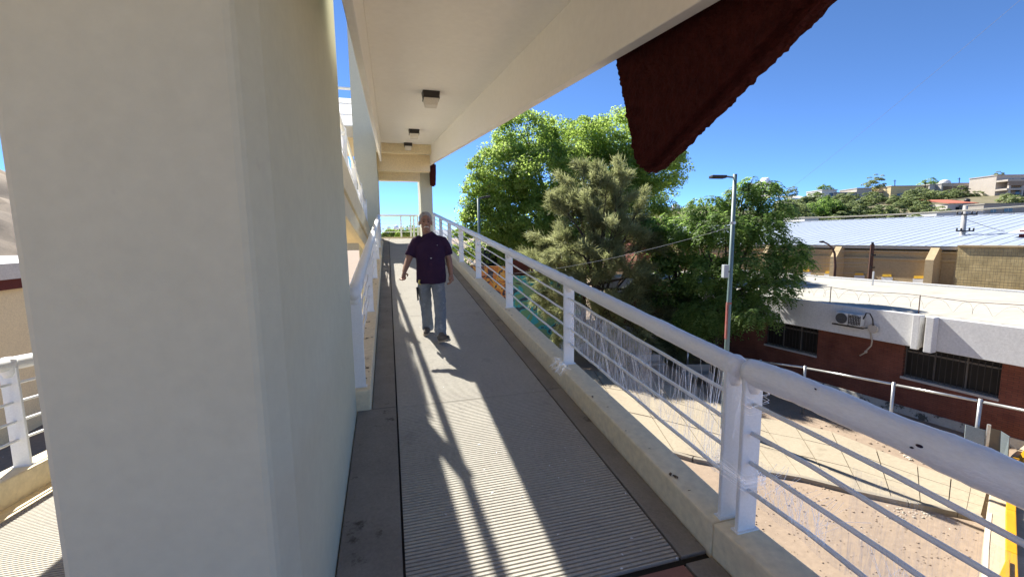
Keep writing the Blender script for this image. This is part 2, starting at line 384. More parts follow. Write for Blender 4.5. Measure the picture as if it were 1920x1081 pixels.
# roof: the flight above
ZS = 3.60
MB().box(-.128, 1.62, -3.0, 16.3, ZS, ZS+.32, S).build('roof_slab', M_soff, ramp)
MB().box(-.19, -.13, -3.0, 16.3, 2.95, ZS+.5, S).build('edge_beam', M_soff, ramp, bevel=.008)
MB().box(1.622, 1.72, -3.0, 18.4, 2.95, ZS+.5, S).build('edge_beam', M_soff, ramp, bevel=.008)
MB().box(-.30, 1.62, 16.34, 16.62, 5.02, 5.6).build('cross_beam', M_cream, ramp, bevel=.01)
MB().box(-.30, 1.62, 17.0, 17.35, 4.47, 5.08).build('cross_beam', M_cream, ramp, bevel=.01)
MB().box(-.30, 1.60, 16.63, 18.35, 5.35, 5.5).build('landing_soffit', M_cream, ramp)
MB().box(-.30, 1.35, 18.5, 18.9, 4.30, 4.70).build('cross_beam', M_cream, ramp, bevel=.01)
MB().box(-3.1, 1.85, 16.65, 20.4, 5.52, 5.9).build('upper_landing', M_cream, ramp)
pier([(1.35, 18.62), (1.84, 18.62), (1.84, 20.2), (1.35, 20.2)], GZ, 5.5, 'column')
# far landing at eye height
zt = S*Y1
MB().box(-3.1, 1.85, Y1+.01, 20.4, zt-.45, zt).build('landing_slab', M_conc, ramp)
MB().box(-3.1, 1.34, 20.2, 20.4, zt+.002, zt+.07).build('parapet', M_cream, ramp)
# neighbouring flights on the left: lower one goes down ahead, upper one comes back up overhead
def z_low(y): return zl - S*(y-Y0)
def z_upp(y): return zt + S*(Y1-y)
for nm, zf, za in (('lower', z_low, Y0), ('upper', z_upp, Y1)):
    z0 = zf(0.0)
    MB().box(-3.098 if nm == 'lower' else -2.8, -.70, Y0, 16.45, z0-.36, z0-.02, -S).build('floor_slab', M_cream, ramp)
    MB().box(-.86, -.65, 3.96 if nm == 'lower' else Y0-.3, 16.45, z0-.34, z0+PARH, -S).build('parapet', M_cream, ramp, bevel=.012)
    MB().box(-.84, -.69, 3.97, 16.45, z0-.72, z0-.36, -S).build('edge_beam', M_cream, ramp, bevel=.012)
    xo = -3.1 if nm == 'lower' else -2.85
    MB().box(xo, xo+.2, Y0, 18.5, z0-(.72 if nm == 'lower' else .37), z0+PARH, -S).build('parapet', M_cream, ramp, bevel=.012)
    grooved('grooved_panel', -2.72 if nm == 'lower' else -2.6, -.98, Y0, 9.0, z0, -S, ramp, th=.018)
MB().box(-3.1, -.70, -3.0, Y0-.31, z_upp(Y0)-.4, z_upp(Y0)-.02).build('upper_landing', M_cream, ramp)
MB().box(-.86, -.65, 16.46, 16.48, 0, .5).build('end_plate', M_cream, ramp)
MB().box(-.89, -.66, 16.2, 16.4, .4, 1.6).build('bearing_pad', M_dark, ramp)

# red stucco haunches hung outside the beam
def stucco_fin(poly, x0, x1, amp=.014, res=.022, label=None):
    """polygon in (y,z) extruded in x, diced finely and roughened"""
    bm = bmesh.new(); vs = [bm.verts.new((x0, y, z)) for y, z in poly]; f = bm.faces.new(vs)
    ex = bmesh.ops.extrude_face_region(bm, geom=[f]); bmesh.ops.translate(bm, verts=[v for v in ex['geom'] if isinstance(v, bmesh.types.BMVert)], vec=(x1-x0, 0, 0))
    bmesh.ops.recalc_face_normals(bm, faces=bm.faces); bmesh.ops.bevel(bm, geom=bm.edges[:], offset=.05, segments=2, affect='EDGES')
    bmesh.ops.triangulate(bm, faces=bm.faces)
    for _ in range(9):
        es = [e for e in bm.edges if e.calc_length() > res*1.5]
        if not es: break
        bmesh.ops.subdivide_edges(bm, edges=es, cuts=1, use_grid_fill=False); bmesh.ops.triangulate(bm, faces=bm.faces)
    bm.normal_update()
    for v in bm.verts:
        p = v.co*1.0; n_ = mnoise.noise(p*26)*.5+.7*mnoise.noise(p*48+Vector((5, 3, 1)))+.45*mnoise.noise(p*95)
        v.co = p + v.normal*amp*n_
    me = bpy.data.meshes.new('haunch'); bm.to_mesh(me); bm.free(); me.materials.append(M_red)
    o = bpy.data.objects.new('haunch', me); col.objects.link(o); o.parent = ramp; me.transform(Matrix.Translation(-Vector(ramp.location)))
    if label: o['label'] = label
    return o
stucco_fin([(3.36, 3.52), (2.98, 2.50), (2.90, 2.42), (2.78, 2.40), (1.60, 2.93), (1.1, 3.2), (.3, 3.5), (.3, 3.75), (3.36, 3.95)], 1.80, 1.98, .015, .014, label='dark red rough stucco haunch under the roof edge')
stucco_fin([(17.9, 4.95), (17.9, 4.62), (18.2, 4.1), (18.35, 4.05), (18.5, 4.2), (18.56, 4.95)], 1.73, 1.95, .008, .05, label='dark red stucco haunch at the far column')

# ceiling lamps
M_diff = mat('lamp_diffuser', (.74, .71, .64), (.66, .62, .55), 5, .5)
lab = ['square ceiling lamp nearest the camera under the white soffit', 'square ceiling lamp in the middle of the row of three', 'square ceiling lamp farthest away in the row, before the cross beam']
for k, y in enumerate((7.72, 12.5, 16.0)):
    x = .79; zc = ZS+S*y
    t = thing('ceiling_lamp', lab[k], 'lamp', (x, y, zc), 'square ceiling lamps')
    MB().hexa([(x-.13, y-.13, zc-.11), (x+.13, y-.13, zc-.11), (x+.13, y+.13, zc-.11), (x-.13, y+.13, zc-.11), (x-.145, y-.145, zc+.01), (x+.145, y-.145, zc+.01), (x+.145, y+.145, zc+.02), (x-.145, y+.145, zc+.02)]).build('housing', M_dark, t, bevel=.006)
    MB().hexa([(x-.10, y-.10, zc-.235), (x+.10, y-.10, zc-.235), (x+.10, y+.10, zc-.235), (x-.10, y+.10, zc-.235), (x-.126, y-.126, zc-.112), (x+.126, y-.126, zc-.112), (x+.126, y+.126, zc-.112), (x-.126, y+.126, zc-.112)]).build('diffuser', M_diff, t, bevel=.008)
    MB().box(x-.136, x+.136, y-.136, y+.136, zc-.125, zc-.105).build('rim', M_dark, t)

# ================================================================== RAILINGS
M_wrap = mat('wrapped_rail', (.87, .89, .88), (.81, .83, .83), 7, .3, .5, 22, spec=.6, stretch=(1, .35, 1), speck=(.12, .1, .1), pscale=22, pthr=.79, fine=.06)
RODH = (.42, .575, .735, .89)
def railing(name, label, x, ys_, zf, y_end=None, lumpy=0, rr=.055, group=None, rods=RODH, sag=.012, pw=(.058, .013), cap=True):
    t = thing(name, label, 'railing', (x, ys_[0], zf(ys_[0])), group)
    pm = None
    for y in ys_:
        z = zf(y); MB().box(x-pw[0], x+pw[0], y-pw[1], y+pw[1], z+PARH-.005, z+1.03).build('post', M_white, t, bevel=.006)
        MB().box(x-pw[0]-.012, x+pw[0]+.012, y-pw[1]-.012, y+pw[1]+.012, z+PARH-.012, z+PARH+.008).build('base_plate', M_white, t)
    ends = list(ys_)
    if y_end is not None: ends = ends + [y_end]
    ends = sorted(ends)
    for h in rods:
        pts = []
        for a, b in zip(ends, ends[1:]):
            for k in range(7):
                u = k/7; y = a+(b-a)*u; pts.append((x+.006*math.sin(y*9+h*20), y, zf(y)+h-sag*4*u*(1-u)*(.5+.5*math.sin(h*40+a))))
        pts.append((x, ends[-1], zf(ends[-1])+h)); MB().tube(pts, .0115, 6).build('rod', M_white, t, smooth=True)
    a, b = ends[0]-.06, ends[-1]+.02
    n = max(12, int((b-a)/(.03 if lumpy else .4))); pts = []; rad = []
    for k in range(n+1):
        y = a+(b-a)*k/n; pts.append((x, y, zf(y)+1.055)); rad.append(rr+(lumpy*(mnoise.noise(Vector((y*5, x, 0)))+.6*mnoise.noise(Vector((y*17, x, 4)))) if lumpy else 0))
    MB().tube(pts, rad, 16 if lumpy else 14).build('top_rail', M_wrap if lumpy else M_white, t, smooth=True)
    for y in ys_:
        MB().lathe((x, y, zf(y)+1.0), [(.03, -.05), (.05, -.01), (.058, .055), (.056, .09), (.03, .112)], 14).build('joint_collar', M_wrap if lumpy else M_white, t, smooth=True)
    return t
zr = lambda y: S*y
def znear(y): return zl - .055*max(0, (1.5-y))
railing('railing', 'long white railing climbing the right side of the ramp', 1.765, [1.84, 4.08, 6.39, 8.78, 10.95, 13.1, 15.3, 17.6], zr, lumpy=.004)
railing('railing', 'white film-wrapped railing of the landing closest to the camera at lower right', 1.765, [1.715], znear, y_end=-.6, lumpy=.010, rr=.066)
railing('railing', 'white railing on the left side of the ramp starting behind the pier', -.32, [4.03, 6.62, 9.2, 11.8, 14.2, 16.2], zr, rr=.06)
railing('railing', 'white railing on the outer left flight seen left of the thick pier', -3.0, [2.35, 4.35, 6.65, 8.95, 11.3], z_low, rr=.055)
railing('railing', 'white railing of the overhead left flight seen in the gap beside the pier', -.75, [4.4, 6.7, 9.0, 11.3, 13.6, 16.0], z_upp, rr=.038, rods=(.42, .575))
# far landing railing (runs across)
t = thing('landing_railing', 'thin white railing across the far end of the landing behind the man', 'railing', (.5, 20.3, zt+.07))
for x in (-2.9, -1.2, -.5, .55, .98, 1.12, 1.3): MB().box(x-.035, x+.035, 20.26, 20.34, zt+.07, zt+1.0).build('post', M_white, t)
for h in (.3, .48, .66, .82): MB().tube([(-3, 20.3, zt+h), (1.34, 20.3, zt+h)], .013, 6).build('rod', M_white, t)
MB().tube([(-3, 20.3, zt+1.03), (1.34, 20.3, zt+1.03)], .05, 10).build('top_rail', M_white, t, smooth=True)
# upper landing screen seen in the gap above the pier
t = thing('upper_railing', 'white railing high on the upper landing seen against the sky beside the pier', 'railing', (-1.8, 20.3, 5.9))
for x in (-3.0, -2.1, -1.23): MB().box(x-.045, x+.045, 20.26, 20.34, 5.9, 8.3).build('post', M_white, t)
for h in (5.95, 6.35, 6.8, 7.25, 7.7): MB().tube([(-3.05, 20.3, h), (-1.2, 20.3, h)], .025, 6).build('rod', M_white, t)
MB().tube([(-3.1, 20.3, 8.3), (-1.15, 20.3, 8.3)], .06, 10).build('top_rail', M_white, t, smooth=True)
MB().box(-3.05, -1.25, 20.28, 20.285, 5.95, 7.9).build('wrap_film', film_mat('film_hazy', .8, 3, (1, 1, 1), .3, .6, .45), t)

# torn stretch film: streaky sheets plus hanging threads
M_film = film_mat('stretch_film', .38, 11, (1, 9, .4), .44, .74, .05)
M_film2 = film_mat('stretch_film_dense', .5, 9, (1, 5, 1.2), .38, .70, .14)
M_thread = leaf_mat('film_thread', [(.8, .8, .8), (.85, .85, .85)], .55, .3)
def soften(m, f):
    nt = m.node_tree; out = nt.nodes['Material Output']; src = out.inputs[0].links[0].from_socket; tr = nd(nt, 'ShaderNodeBsdfTransparent'); mx = nd(nt, 'ShaderNodeMixShader'); mx.inputs[0].default_value = f
    nt.links.new(tr.outputs[0], mx.inputs[1]); nt.links.new(src, mx.inputs[2]); nt.links.new(mx.outputs[0], out.inputs[0])
soften(M_thread, .55)
def film(name, label, x, zf, sheets, threads, seed):
    rg = random.Random(seed); t = thing(name, label, 'plastic film', (x, sheets[0][0], zf(sheets[0][0])+.4))
    for (a, b, h0, h1, m_) in sheets:
        s_ = MB(); n, k = 28, 8
        for i in range(n+1):
            u = i/n; y = a+(b-a)*u
            for j in range(k+1):
                w = j/k; hh = h0(u)+(h1(u)-h0(u))*w
                s_.v.append((x+.012*mnoise.noise(Vector((y*6, hh*7, seed)))+.008*math.sin(y*30+hh*9), y, zf(y)+hh))
        for i in range(n):
            for j in range(k): q = i*(k+1)+j; s_.f.append((q, q+1, q+k+2, q+k+1))
        s_.build('sheet', m_, t, smooth=True, fix=False)
    s_ = MB()
    for (a, b, ha, hb, n, lean) in threads:
        for _ in range(n):
            y = rg.uniform(a, b); y2 = y+rg.gauss(lean, .06); lv = [h for h in RODH if ha-.03 <= h <= hb+.03]; lv = lv if len(lv) > 1 else [ha, hb]; top = lv[-1] if rg.random() < .6 else rg.choice(lv[1:]); bot = lv[0] if rg.random() < .7 else rg.choice([h for h in lv if h < top]); top = max(top, hb) if hb > .95 else top
            xo = x+rg.uniform(-.02, .02); cv = rg.gauss(0, .006); pts = []
            for k in range(5):
                u = k/4; yy = y+(y2-y)*u+cv*4*u*(1-u); pts.append((xo, yy, zf(yy)+bot+(top-bot)*u))
            s_.tube(pts, rg.uniform(.0004, .001), 3, False)
    o = s_.build('threads', M_thread, t, fix=False); o['kind'] = 'stuff'
    return t
film('torn_film', 'torn clear plastic film hanging in strands between the double post and the next post', 1.765, zr,
     [(4.04, 2.6, lambda u: .40, lambda u: .89, M_film2), (2.75, 1.9, lambda u: .38, lambda u: .88-.1*u, M_film)],
     [(2.9, 4.04, .40, .88, 26, .02), (1.9, 2.5, .40, .86, 40, -.03), (1.87, 2.05, .36, 1.02, 34, -.05), (2.3, 3.2, .42, .8, 18, .2)], 11)
film('torn_film', 'torn clear plastic film in vertical strands on the closest railing at lower right', 1.765, znear,
     [(1.66, .55, lambda u: .36, lambda u: .62-.12*u, M_film), (1.2, .2, lambda u: .38, lambda u: .84, M_film)],
     [(1.28, 1.64, .36, .66, 50, .02), (.8, 1.1, .38, .60, 22, .02), (.45, .8, .4, .74, 10, .03), (1.3, 1.66, .5, .66, 16, -.12)], 12)
# film binding round the double post
bd = MB(); rg = random.Random(3)
for k in range(13):
    h = .50+rg.gauss(0, .028); dz = rg.uniform(-.03, .03); r_ = .004
    y0_, y1_, xa, xb = 1.665-rg.uniform(0, .008), 1.89+rg.uniform(0, .008), 1.765-.062-rg.uniform(0, .008), 1.765+.064
    z = zl+h; pts = [(xa, y0_, z), (xa, (y0_+y1_)/2, z+dz*.5), (xa, y1_, z+dz), (xb, y1_, z+dz), (xb, y0_, z), (xa, y0_, z)]
    bd.tube(pts, rg.uniform(.0005, .0011), 3, False)
for k in range(6):
    h = .86+rg.gauss(0, .05); dz = rg.uniform(.0, .06); z = zl+h
    y0_, y1_, xa, xb = 1.668, 1.762, 1.765-.062, 1.765+.062
    bd.tube([(xa, y0_, z), (xa, y1_, z+dz*.4), (xb, y1_, z+dz), (xb, y0_, z+dz*.5), (xa, y0_, z)], rg.uniform(.0005, .0011), 3, False)
o = bd.build('binding_film', M_thread, None, fix=False); o['kind'] = 'stuff'; tag(o, 'twisted clear film tied round the double white post', 'plastic film')
bd = MB()
for k in range(30):
    y = 4.08+rg.gauss(0, .08); z = zr(y)+PARH+.005; x = 1.72-rg.uniform(0, .02); pts = []
    for j in range(5): u = j/4; pts.append((x-.13*u+rg.gauss(0, .012), y+rg.gauss(0, .02)-.05*u, z+.05*math.sin(u*3)*rg.random()-(.05*u if u > .7 else 0)+.01))
    bd.tube(pts, .0012, 3, False)
o = bd.build('film_shreds', M_thread, None, fix=False); tag(o, 'loose shreds of film lying on the parapet at the foot of a post', 'plastic film')
film('hanging_film', 'white film wrapped on the overhead left flight railing by the pier', -.75, z_upp, [(7.0, 15.9, lambda u: .2, lambda u: .72+.1*math.sin(u*9), film_mat('film_white', .95, 2.2, (1, 1, 1), .28, .5, .35))], [(8, 12, .3, .6, 6, 0)], 5)

# ================================================================== RED BRICK BUILDING ON THE RIGHT (local frame: x along facade away from camera, y into building)
AZ = R(-7.4); tv = Vector((math.sin(AZ), math.cos(AZ), 0)); nv = Vector((tv.y, -tv.x, 0))
def FB(n, s, z): return nv*n + tv*s + Vector((0, 0, z))
def fbox(mb, n0, n1, s0, s1, z0, z1): return mb.hexa([FB(n0, s1, z0), FB(n0, s0, z0), FB(n1, s0, z0), FB(n1, s1, z0), FB(n0, s1, z1), FB(n0, s0, z1), FB(n1, s0, z1), FB(n1, s1, z1)])
M_brick = brick_mat('red_brick', (.21, .075, .048), (.175, .06, .04), (.10, .05, .038), (R(90), 0, R(90)))
bl = thing('brick_building', 'low red brick building with white roof band and barred windows', 'building', tuple(FB(18.8, 9, GZ)))
M_wfr = mat('window_frame', (.16, .14, .12), None, 5, .6); M_sill = mat('sill_grey', (.45, .43, .40), None, 4, .8)
M_wgl = mat('window_dark', (.012, .010, .009), (.02, .017, .015), 2, .5, spec=.25, fine=0)
N1 = 19.22; wins = [(5.95, 8.45), (11.45, 13.85), (17.0, 19.4)]
edges = [-4.0] + [e for w in wins for e in w] + [27.0]
for i in range(0, len(edges), 2): fbox(MB(), N1, N1+.3, edges[i], edges[i+1], GZ+.3, -2.0).build('wall', M_brick, bl)
for a, b in wins:
    fbox(MB(), N1+.002, N1+.298, a, b, GZ+.3, -3.34).build('wall', M_brick, bl)
    w = fbox(MB(), N1-.05, N1+.12, a-.02, b+.02, -3.38, -3.30).build('window_sill', M_sill, bl)
    p = fbox(MB(), N1+.20, N1+.22, a, b, -3.3, -2.05).build('window', M_wgl, bl)
    for k in range(4):
        s_ = a+(b-a)*k/3; fbox(MB(), N1+.15, N1+.19, s_-.022, s_+.022, -3.3, -2.05).build('frame_bar', M_wfr, p)
    for z in (-2.36, -3.28): fbox(MB(), N1+.14, N1+.2, a, b, z-.03, z+.03).build('frame_bar', M_wfr, p)
    for k in range(16):
        s_ = a+.08+(b-a-.16)*k/15; fbox(MB(), N1+.06, N1+.075, s_-.007, s_+.007, -3.28, -2.08).build('grille_bar', M_dark, p)
fbox(MB(), N1-.06, N1+.3, -4, 27, GZ-.1, GZ+.299).build('plinth', mat('worn_plinth', (.55, .53, .48), (.42, .40, .36), 1, .95, .4, 20, stain=(.10, .10, .09), sscale=2.2, sthr=.55, sw=.05), bl)
fbox(MB(), 18.78, 18.95, 7.83, 27, -2.06, -.9).build('fascia', M_fas, bl, bevel=.02)
fbox(MB(), 18.78, 18.95, -4, 7.58, -2.06, -.9).build('fascia', M_fas, bl, bevel=.02)
fbox(MB(), 18.60, 18.775, 7.82, 8.02, -2.10, -.88).build('fascia_rib', M_fas, bl, bevel=.02)
fbox(MB(), 18.45, 18.775, 7.38, 7.60, -2.10, -.88).build('fascia_rib', M_fas, bl, bevel=.02)
fbox(MB(), 18.952, 30.2, -4, 27, -2.04, -.98).build('roof_slab', M_roofw, bl)
fbox(MB(), 30.2, 30.45, -4, 27, -1.1, -.87).build('roof_kerb', M_fas, bl)
fbox(MB(), 19.6, 30, -3.8, 26.8, GZ, -2.05).build('interior', M_gap, bl)
fbox(MB(), 28.0, 28.08, 14.0, 14.06, -.98, -.2).build('vent_pipe', M_fas, bl)
# razor wire along the roof edge
rw = thing('razor_wire', 'rusty coiled razor wire on thin posts along the white roof edge', 'razor wire', tuple(FB(19.6, 9, -.98)))
M_rust = mat('rusty_wire', (.16, .085, .06), (.10, .06, .05), 9, .9)
for s_ in (5.0, 8.3, 11.3, 14.3, 17.3): MB().tube([FB(19.6, s_, -.99), FB(19.6, s_, -.30)], .016, 6).build('post', M_rust, rw)
MB().tube([FB(19.6, s_, -.34-.03*math.sin(s_*2)) for s_ in np.linspace(3, 18, 60)], .011, 5).build('straight_wire', M_rust, rw)
MB().tube([FB(19.6+.17*math.cos(a), 3+15*a/(2*math.pi*26)+.12*math.sin(a*.37), -.58+.19*math.sin(a)) for a in np.linspace(0, 2*math.pi*26, 26*18)], .0045, 3).build('coil', mat('wire_coil', (.30, .24, .19), None, 9, .6), rw)
# air conditioners on the fascia
for k, (s_, labk) in enumerate(((10.18, 'grey air conditioner unit with a round fan on the white fascia, left of the pair'), (9.72, 'pale air conditioner unit with ribbed side on the white fascia, right of the pair'))):
    ac = thing('air_conditioner', labk, 'air conditioner', tuple(FB(18.5, s_, -1.62)), 'air conditioners on the fascia')
    w = .225 if k == 0 else .20
    fbox(MB(), 18.46, 18.74, s_-w, s_+w, -1.60, -1.14).build('casing', mat('ac_white', (.62, .63, .61), (.5, .5, .48), 6, .6), ac, bevel=.015)
    q = MB()
    c = FB(18.455, s_, -1.37)
    for rr_ in (.20, .15, .10, .05): q.tube([c+tv*rr_*math.cos(a)+Vector((0, 0, rr_*math.sin(a)))-nv*.012 for a in np.linspace(0, 2*math.pi, 21)], .008, 4, False)
    q.build('fan_guard', M_dark, ac)
    if k == 0: MB().prism([c+tv*.2*math.cos(a)+Vector((0, 0, .2*math.sin(a))) for a in np.linspace(0, 2*math.pi, 25)[:-1]], nv*-.006).build('fan_opening', mat('fan_dark', (.12, .12, .12), None, 5, .7), ac)
    else:
        for j in range(8): fbox(MB(), 18.445, 18.459, s_-.2+.055*j, s_-.19+.055*j+.012, -1.55, -1.2).build('fin', M_dark, ac)
    fbox(MB(), 18.46, 18.76, s_-.3, s_-.27, -1.66, -1.62).build('bracket', M_dark, ac); fbox(MB(), 18.46, 18.76, s_+.27, s_+.3, -1.66, -1.62).build('bracket', M_dark, ac)
    fbox(MB(), 18.44, 18.47, s_-.32, s_+.32, -1.665, -1.61).build('bracket_rail', M_dark, ac)
hs_ = thing('drain_hose', 'pale hose hanging from the air conditioners with a knot', 'hose', tuple(FB(18.7, 9.2, -2.8)))
MB().tube([FB(18.6, 9.5, -1.3), FB(18.55, 9.4, -1.05), FB(18.55, 9.28, -1.05), FB(18.6, 9.2, -1.25), FB(18.66, 9.2, -1.5)], .022, 6).build('cable', M_dark, hs_, smooth=True)
MB().tube([FB(18.72, 9.25, -1.5), FB(18.73, 9.3, -1.8), FB(18.72, 9.22, -2.1), FB(18.75, 9.25, -2.3), FB(18.8, 9.4, -2.5), FB(18.8, 9.45, -2.62), FB(18.8, 9.62, -2.78)], .026, 6).build('hose', mat('old_hose', (.45, .38, .30), None, 6, .8), hs_, smooth=True)
MB().ball(FB(18.8, 9.43, -2.58), .055, 8, 6).build('knot', MATS['old_hose'], hs_, smooth=True)
MB().lathe(FB(18.70, 9.22, -1.62), [(.17, -.03), (.18, 0), (.17, .03)], 18, 'x').build('coiled_end', mat('hose_coil', (.55, .50, .42), None, 6, .8), hs_)

# pipe fence in front
pf = thing('pipe_fence', 'galvanised pipe rail fence with few posts before the brick wall', 'fence', tuple(FB(16.6, 9, GZ)))
PS = [(15.4, -3.42), (13.4, -3.32), (11.6, -3.15), (9.84, -2.92), (7.16, -2.70), (5.24, -2.56), (2.6, -2.4)]
for s_, z in PS: MB().tube([FB(15.9, s_, GZ), FB(15.9, s_, z+.05)], .045, 10).build('post', M_steel, pf, smooth=True)
for (a, za), (b, zb) in zip(PS, PS[1:]): MB().tube([FB(15.9, a-.06, za-.02), FB(15.9, b+.06, zb-.02)], .038, 8).build('rail', M_steel, pf, smooth=True)
# folded grey sign backs
sg = thing('sign_board', 'blank grey metal board folded round a post beside the pipe fence', 'sign', tuple(at(1848, 905, 11.8).xy)+(GZ,))
M_gsgn = mat('grey_sign', (.23, .27, .28), (.20, .24, .25), 2, .5)
def quadbox(pts, th, nm, m_, par): 
    n_ = (pts[1]-pts[0]).cross(pts[3]-pts[0]).normalized(); return MB().prism(pts, n_*th).build(nm, m_, par)
quadbox([at(1804, 868, 11.5), at(1842, 884, 11.3), at(1846, 806, 11.3), at(1810, 795, 11.5)], .03, 'left_panel', M_gsgn, sg)
quadbox([at(1846, 886, 11.3), at(1870, 890, 11.9), at(1874, 806, 11.9), at(1850, 800, 11.3)], .03, 'right_panel', mat('dark_sign', (.075, .075, .07), (.06, .06, .055), 2, .6), sg)
quadbox([at(1871, 892, 12.0), at(1888, 897, 11.8), at(1894, 818, 11.8), at(1875, 806, 12.0)], .03, 'side_panel', M_gsgn, sg)
pb = at(1844, 880, 11.35); MB().tube([(pb.x, pb.y, GZ), (pb.x, pb.y, pb.z+1.25)], .04, 8).build('post', M_steel, sg)
# raised cream path end with a yellow steel edge at the right edge
cw = thing('raised_path', 'raised cream concrete path with a rounded end and yellow steel edging at right', 'path', (9.6, 4.6, GZ))
M_cw = mat('pale_cream', (.46, .39, .27), (.42, .355, .245), 1, .85, .15, 40)
M_yel = mat('yellow_paint', (.62, .29, .01), (.56, .25, .01), 3, .5)
ZC = -3.95
pl = [(1836, 1165), (1843, 1030), (1850, 960), (1858, 905), (1872, 880), (1898, 850), (1940, 818), (2000, 795), (2120, 780), (2200, 1165)]
MB().prism([tuple(hitz(x, y, ZC-.0)-Vector((0, 0, .75))) for x, y in pl], (0, 0, .75)).build('slab', M_cw, cw, bevel=.03)
MB().prism([tuple(hitz(x, y, ZC+.004)) for x, y in [(1836, 1160), (1843, 1030), (1850, 962), (1860, 962), (1854, 1030), (1850, 1160)]], (0, 0, .008)).build('edge_strip', mat('edge_cream', (.62, .56, .44), None, 3, .8), cw)
ln = [(1898, 1150), (1896, 1040), (1895, 960), (1898, 905), (1908, 872), (1930, 845), (1975, 815)]
P = [hitz(x, y, ZC+.06) for x, y in ln]
for a, b_ in zip(P, P[1:]):
    d = (b_-a).normalized(); n_ = Vector((-d.y, d.x, 0)); MB().obox(Vector((a.x, a.y, ZC+.003))-n_*.07, (b_-a)-d*.006, n_*.14, (0, 0, .12)).build('steel_edge', M_yel, cw, bevel=.012)
for q in ([(1882, 892), (1898, 897), (1912, 862), (1900, 858)], [(1868, 1092), (1893, 1092), (1893, 1052), (1884, 1056)]):
    MB().prism([tuple(hitz(x, y, ZC+.13)) for x, y in q], (0, 0, .06)).build('gusset', M_yel, cw, bevel=.01)

# ================================================================== SPORTS HALL with ribbed metal roof
hall = thing('sports_hall', 'long ochre hall with buttresses and a blue grey ribbed metal roof', 'building', tuple(FB(45, 20, GZ)))
M_och = mat('ochre_plaster', (.50, .385, .225), (.45, .345, .20), .5, .9, .2, 14, stain=(.36, .27, .15), sscale=.35, sthr=.62, sw=.1)
fbox(MB(), 38, 38.4, 14.2, 34, GZ, .62).build('wall', M_och, hall)
for z0, z1, pr in ((-.05, .12, .10), (.50, .64, .14)): fbox(MB(), 38-pr, 37.998, 14.2, 34, z0, z1).build('wall_band', M_och, hall, bevel=.02)
for s_ in (15.6, 21.55, 27.5): 
    MB().prism([FB(37.0, s_, GZ), FB(37.997, s_, GZ), FB(37.997, s_, .9), FB(37.6, s_, .9), FB(37.0, s_, .1)], tv*-.45).build('buttress', M_och, hall)
fbox(MB(), 37.7, 38.3, 14.0, 34.2, .78, .98).build('gutter', mat('gutter_cream', (.62, .56, .46), None, 3, .7), hall)
M_met = mat('metal_roof', (.36, .405, .48), (.33, .375, .45), .4, .5, .05, 8, spec=.4, metal=.1, stain=(.39, .43, .50), sscale=.2, sthr=.55, sw=.2)
np_ = 60; s0_, s1_ = 11.0, 60.0
for k in range(np_):
    a = s0_+(s1_-s0_)*k/np_; b = s0_+(s1_-s0_)*(k+1)/np_; pz0, pz1 = 1.0, 3.5
    p = MB(); w = b-a
    prof = [(0, 0), (.02*w, .022), (.05*w, .022), (.07*w, .0), (.5*w, .015), (w-.002, 0)]
    for n_, z in ((37.6, pz0), (58, pz1)):
        for s_, h in prof: p.v.append(tuple(FB(n_, a+s_, z+h)))
    m6 = len(prof)
    for i in range(m6-1): p.f.append((i, i+1, m6+i+1, m6+i))
    p.build('roof_panel', M_met, hall, fix=False)
    if k % 1 == 0: fbox(MB(), 57.7, 58.3, a+.04*w, a+.9*w, 3.5, 3.58).build('ridge_cap', M_fas, hall)
fbox(MB(), 38.5, 57.5, 14.4, 60, GZ, .9).build('body', M_och, hall)
# painted half-signs on the wall
M_sw = mat('sign_white', (.72, .74, .76), (.62, .66, .72), 6, .6); M_sy = mat('sign_yellow', (.85, .55, .06), (.8, .48, .05), 9, .6)
for k, (x0, x1, y0) in enumerate(((1505, 1520, 505), (1546, 1563, 508), (1602, 1621, 511), (1653, 1674, 514), (1712, 1737, 517))):
    t = thing('wall_sign', ['small white and yellow sign on the ochre wall nearest the tree', 'second small yellow topped sign from the tree on the ochre wall', 'third small yellow topped sign from the tree, right of the bent lamp', 'fourth small yellow topped sign from the tree, right of the dark post', 'small yellow topped sign on the ochre wall nearest the concrete utility pole'][k], 'sign', tuple(at((x0+x1)/2, y0+15, 40)), 'yellow topped signs on the ochre wall')
    d = 31.5 if k > 1 else 33
    o_ = at(x0, y0+26, d); a_ = at(x1, y0+26, d)-o_
    pr = lambda dd: None
    def onwall(px, py):
        v = at(px, py, 1)-Vector((0, 0, EYE)); tt = 37.93/(nv.dot(v)); return Vector((0, 0, EYE))+v*tt
    P = [onwall(x0, y0+30), onwall(x1, y0+30), onwall(x1, y0+5), onwall(x0, y0+5)]
    MB().prism(P, nv*-.04).build('board', M_sw, t)
    P = [onwall(x0+1.5, y0+4.8), onwall(x1-1.5, y0+4.8), onwall(x1-2.5, y0), onwall(x0+2.5, y0)]
    MB().prism(P, nv*-.05).build('header', M_sy, t)
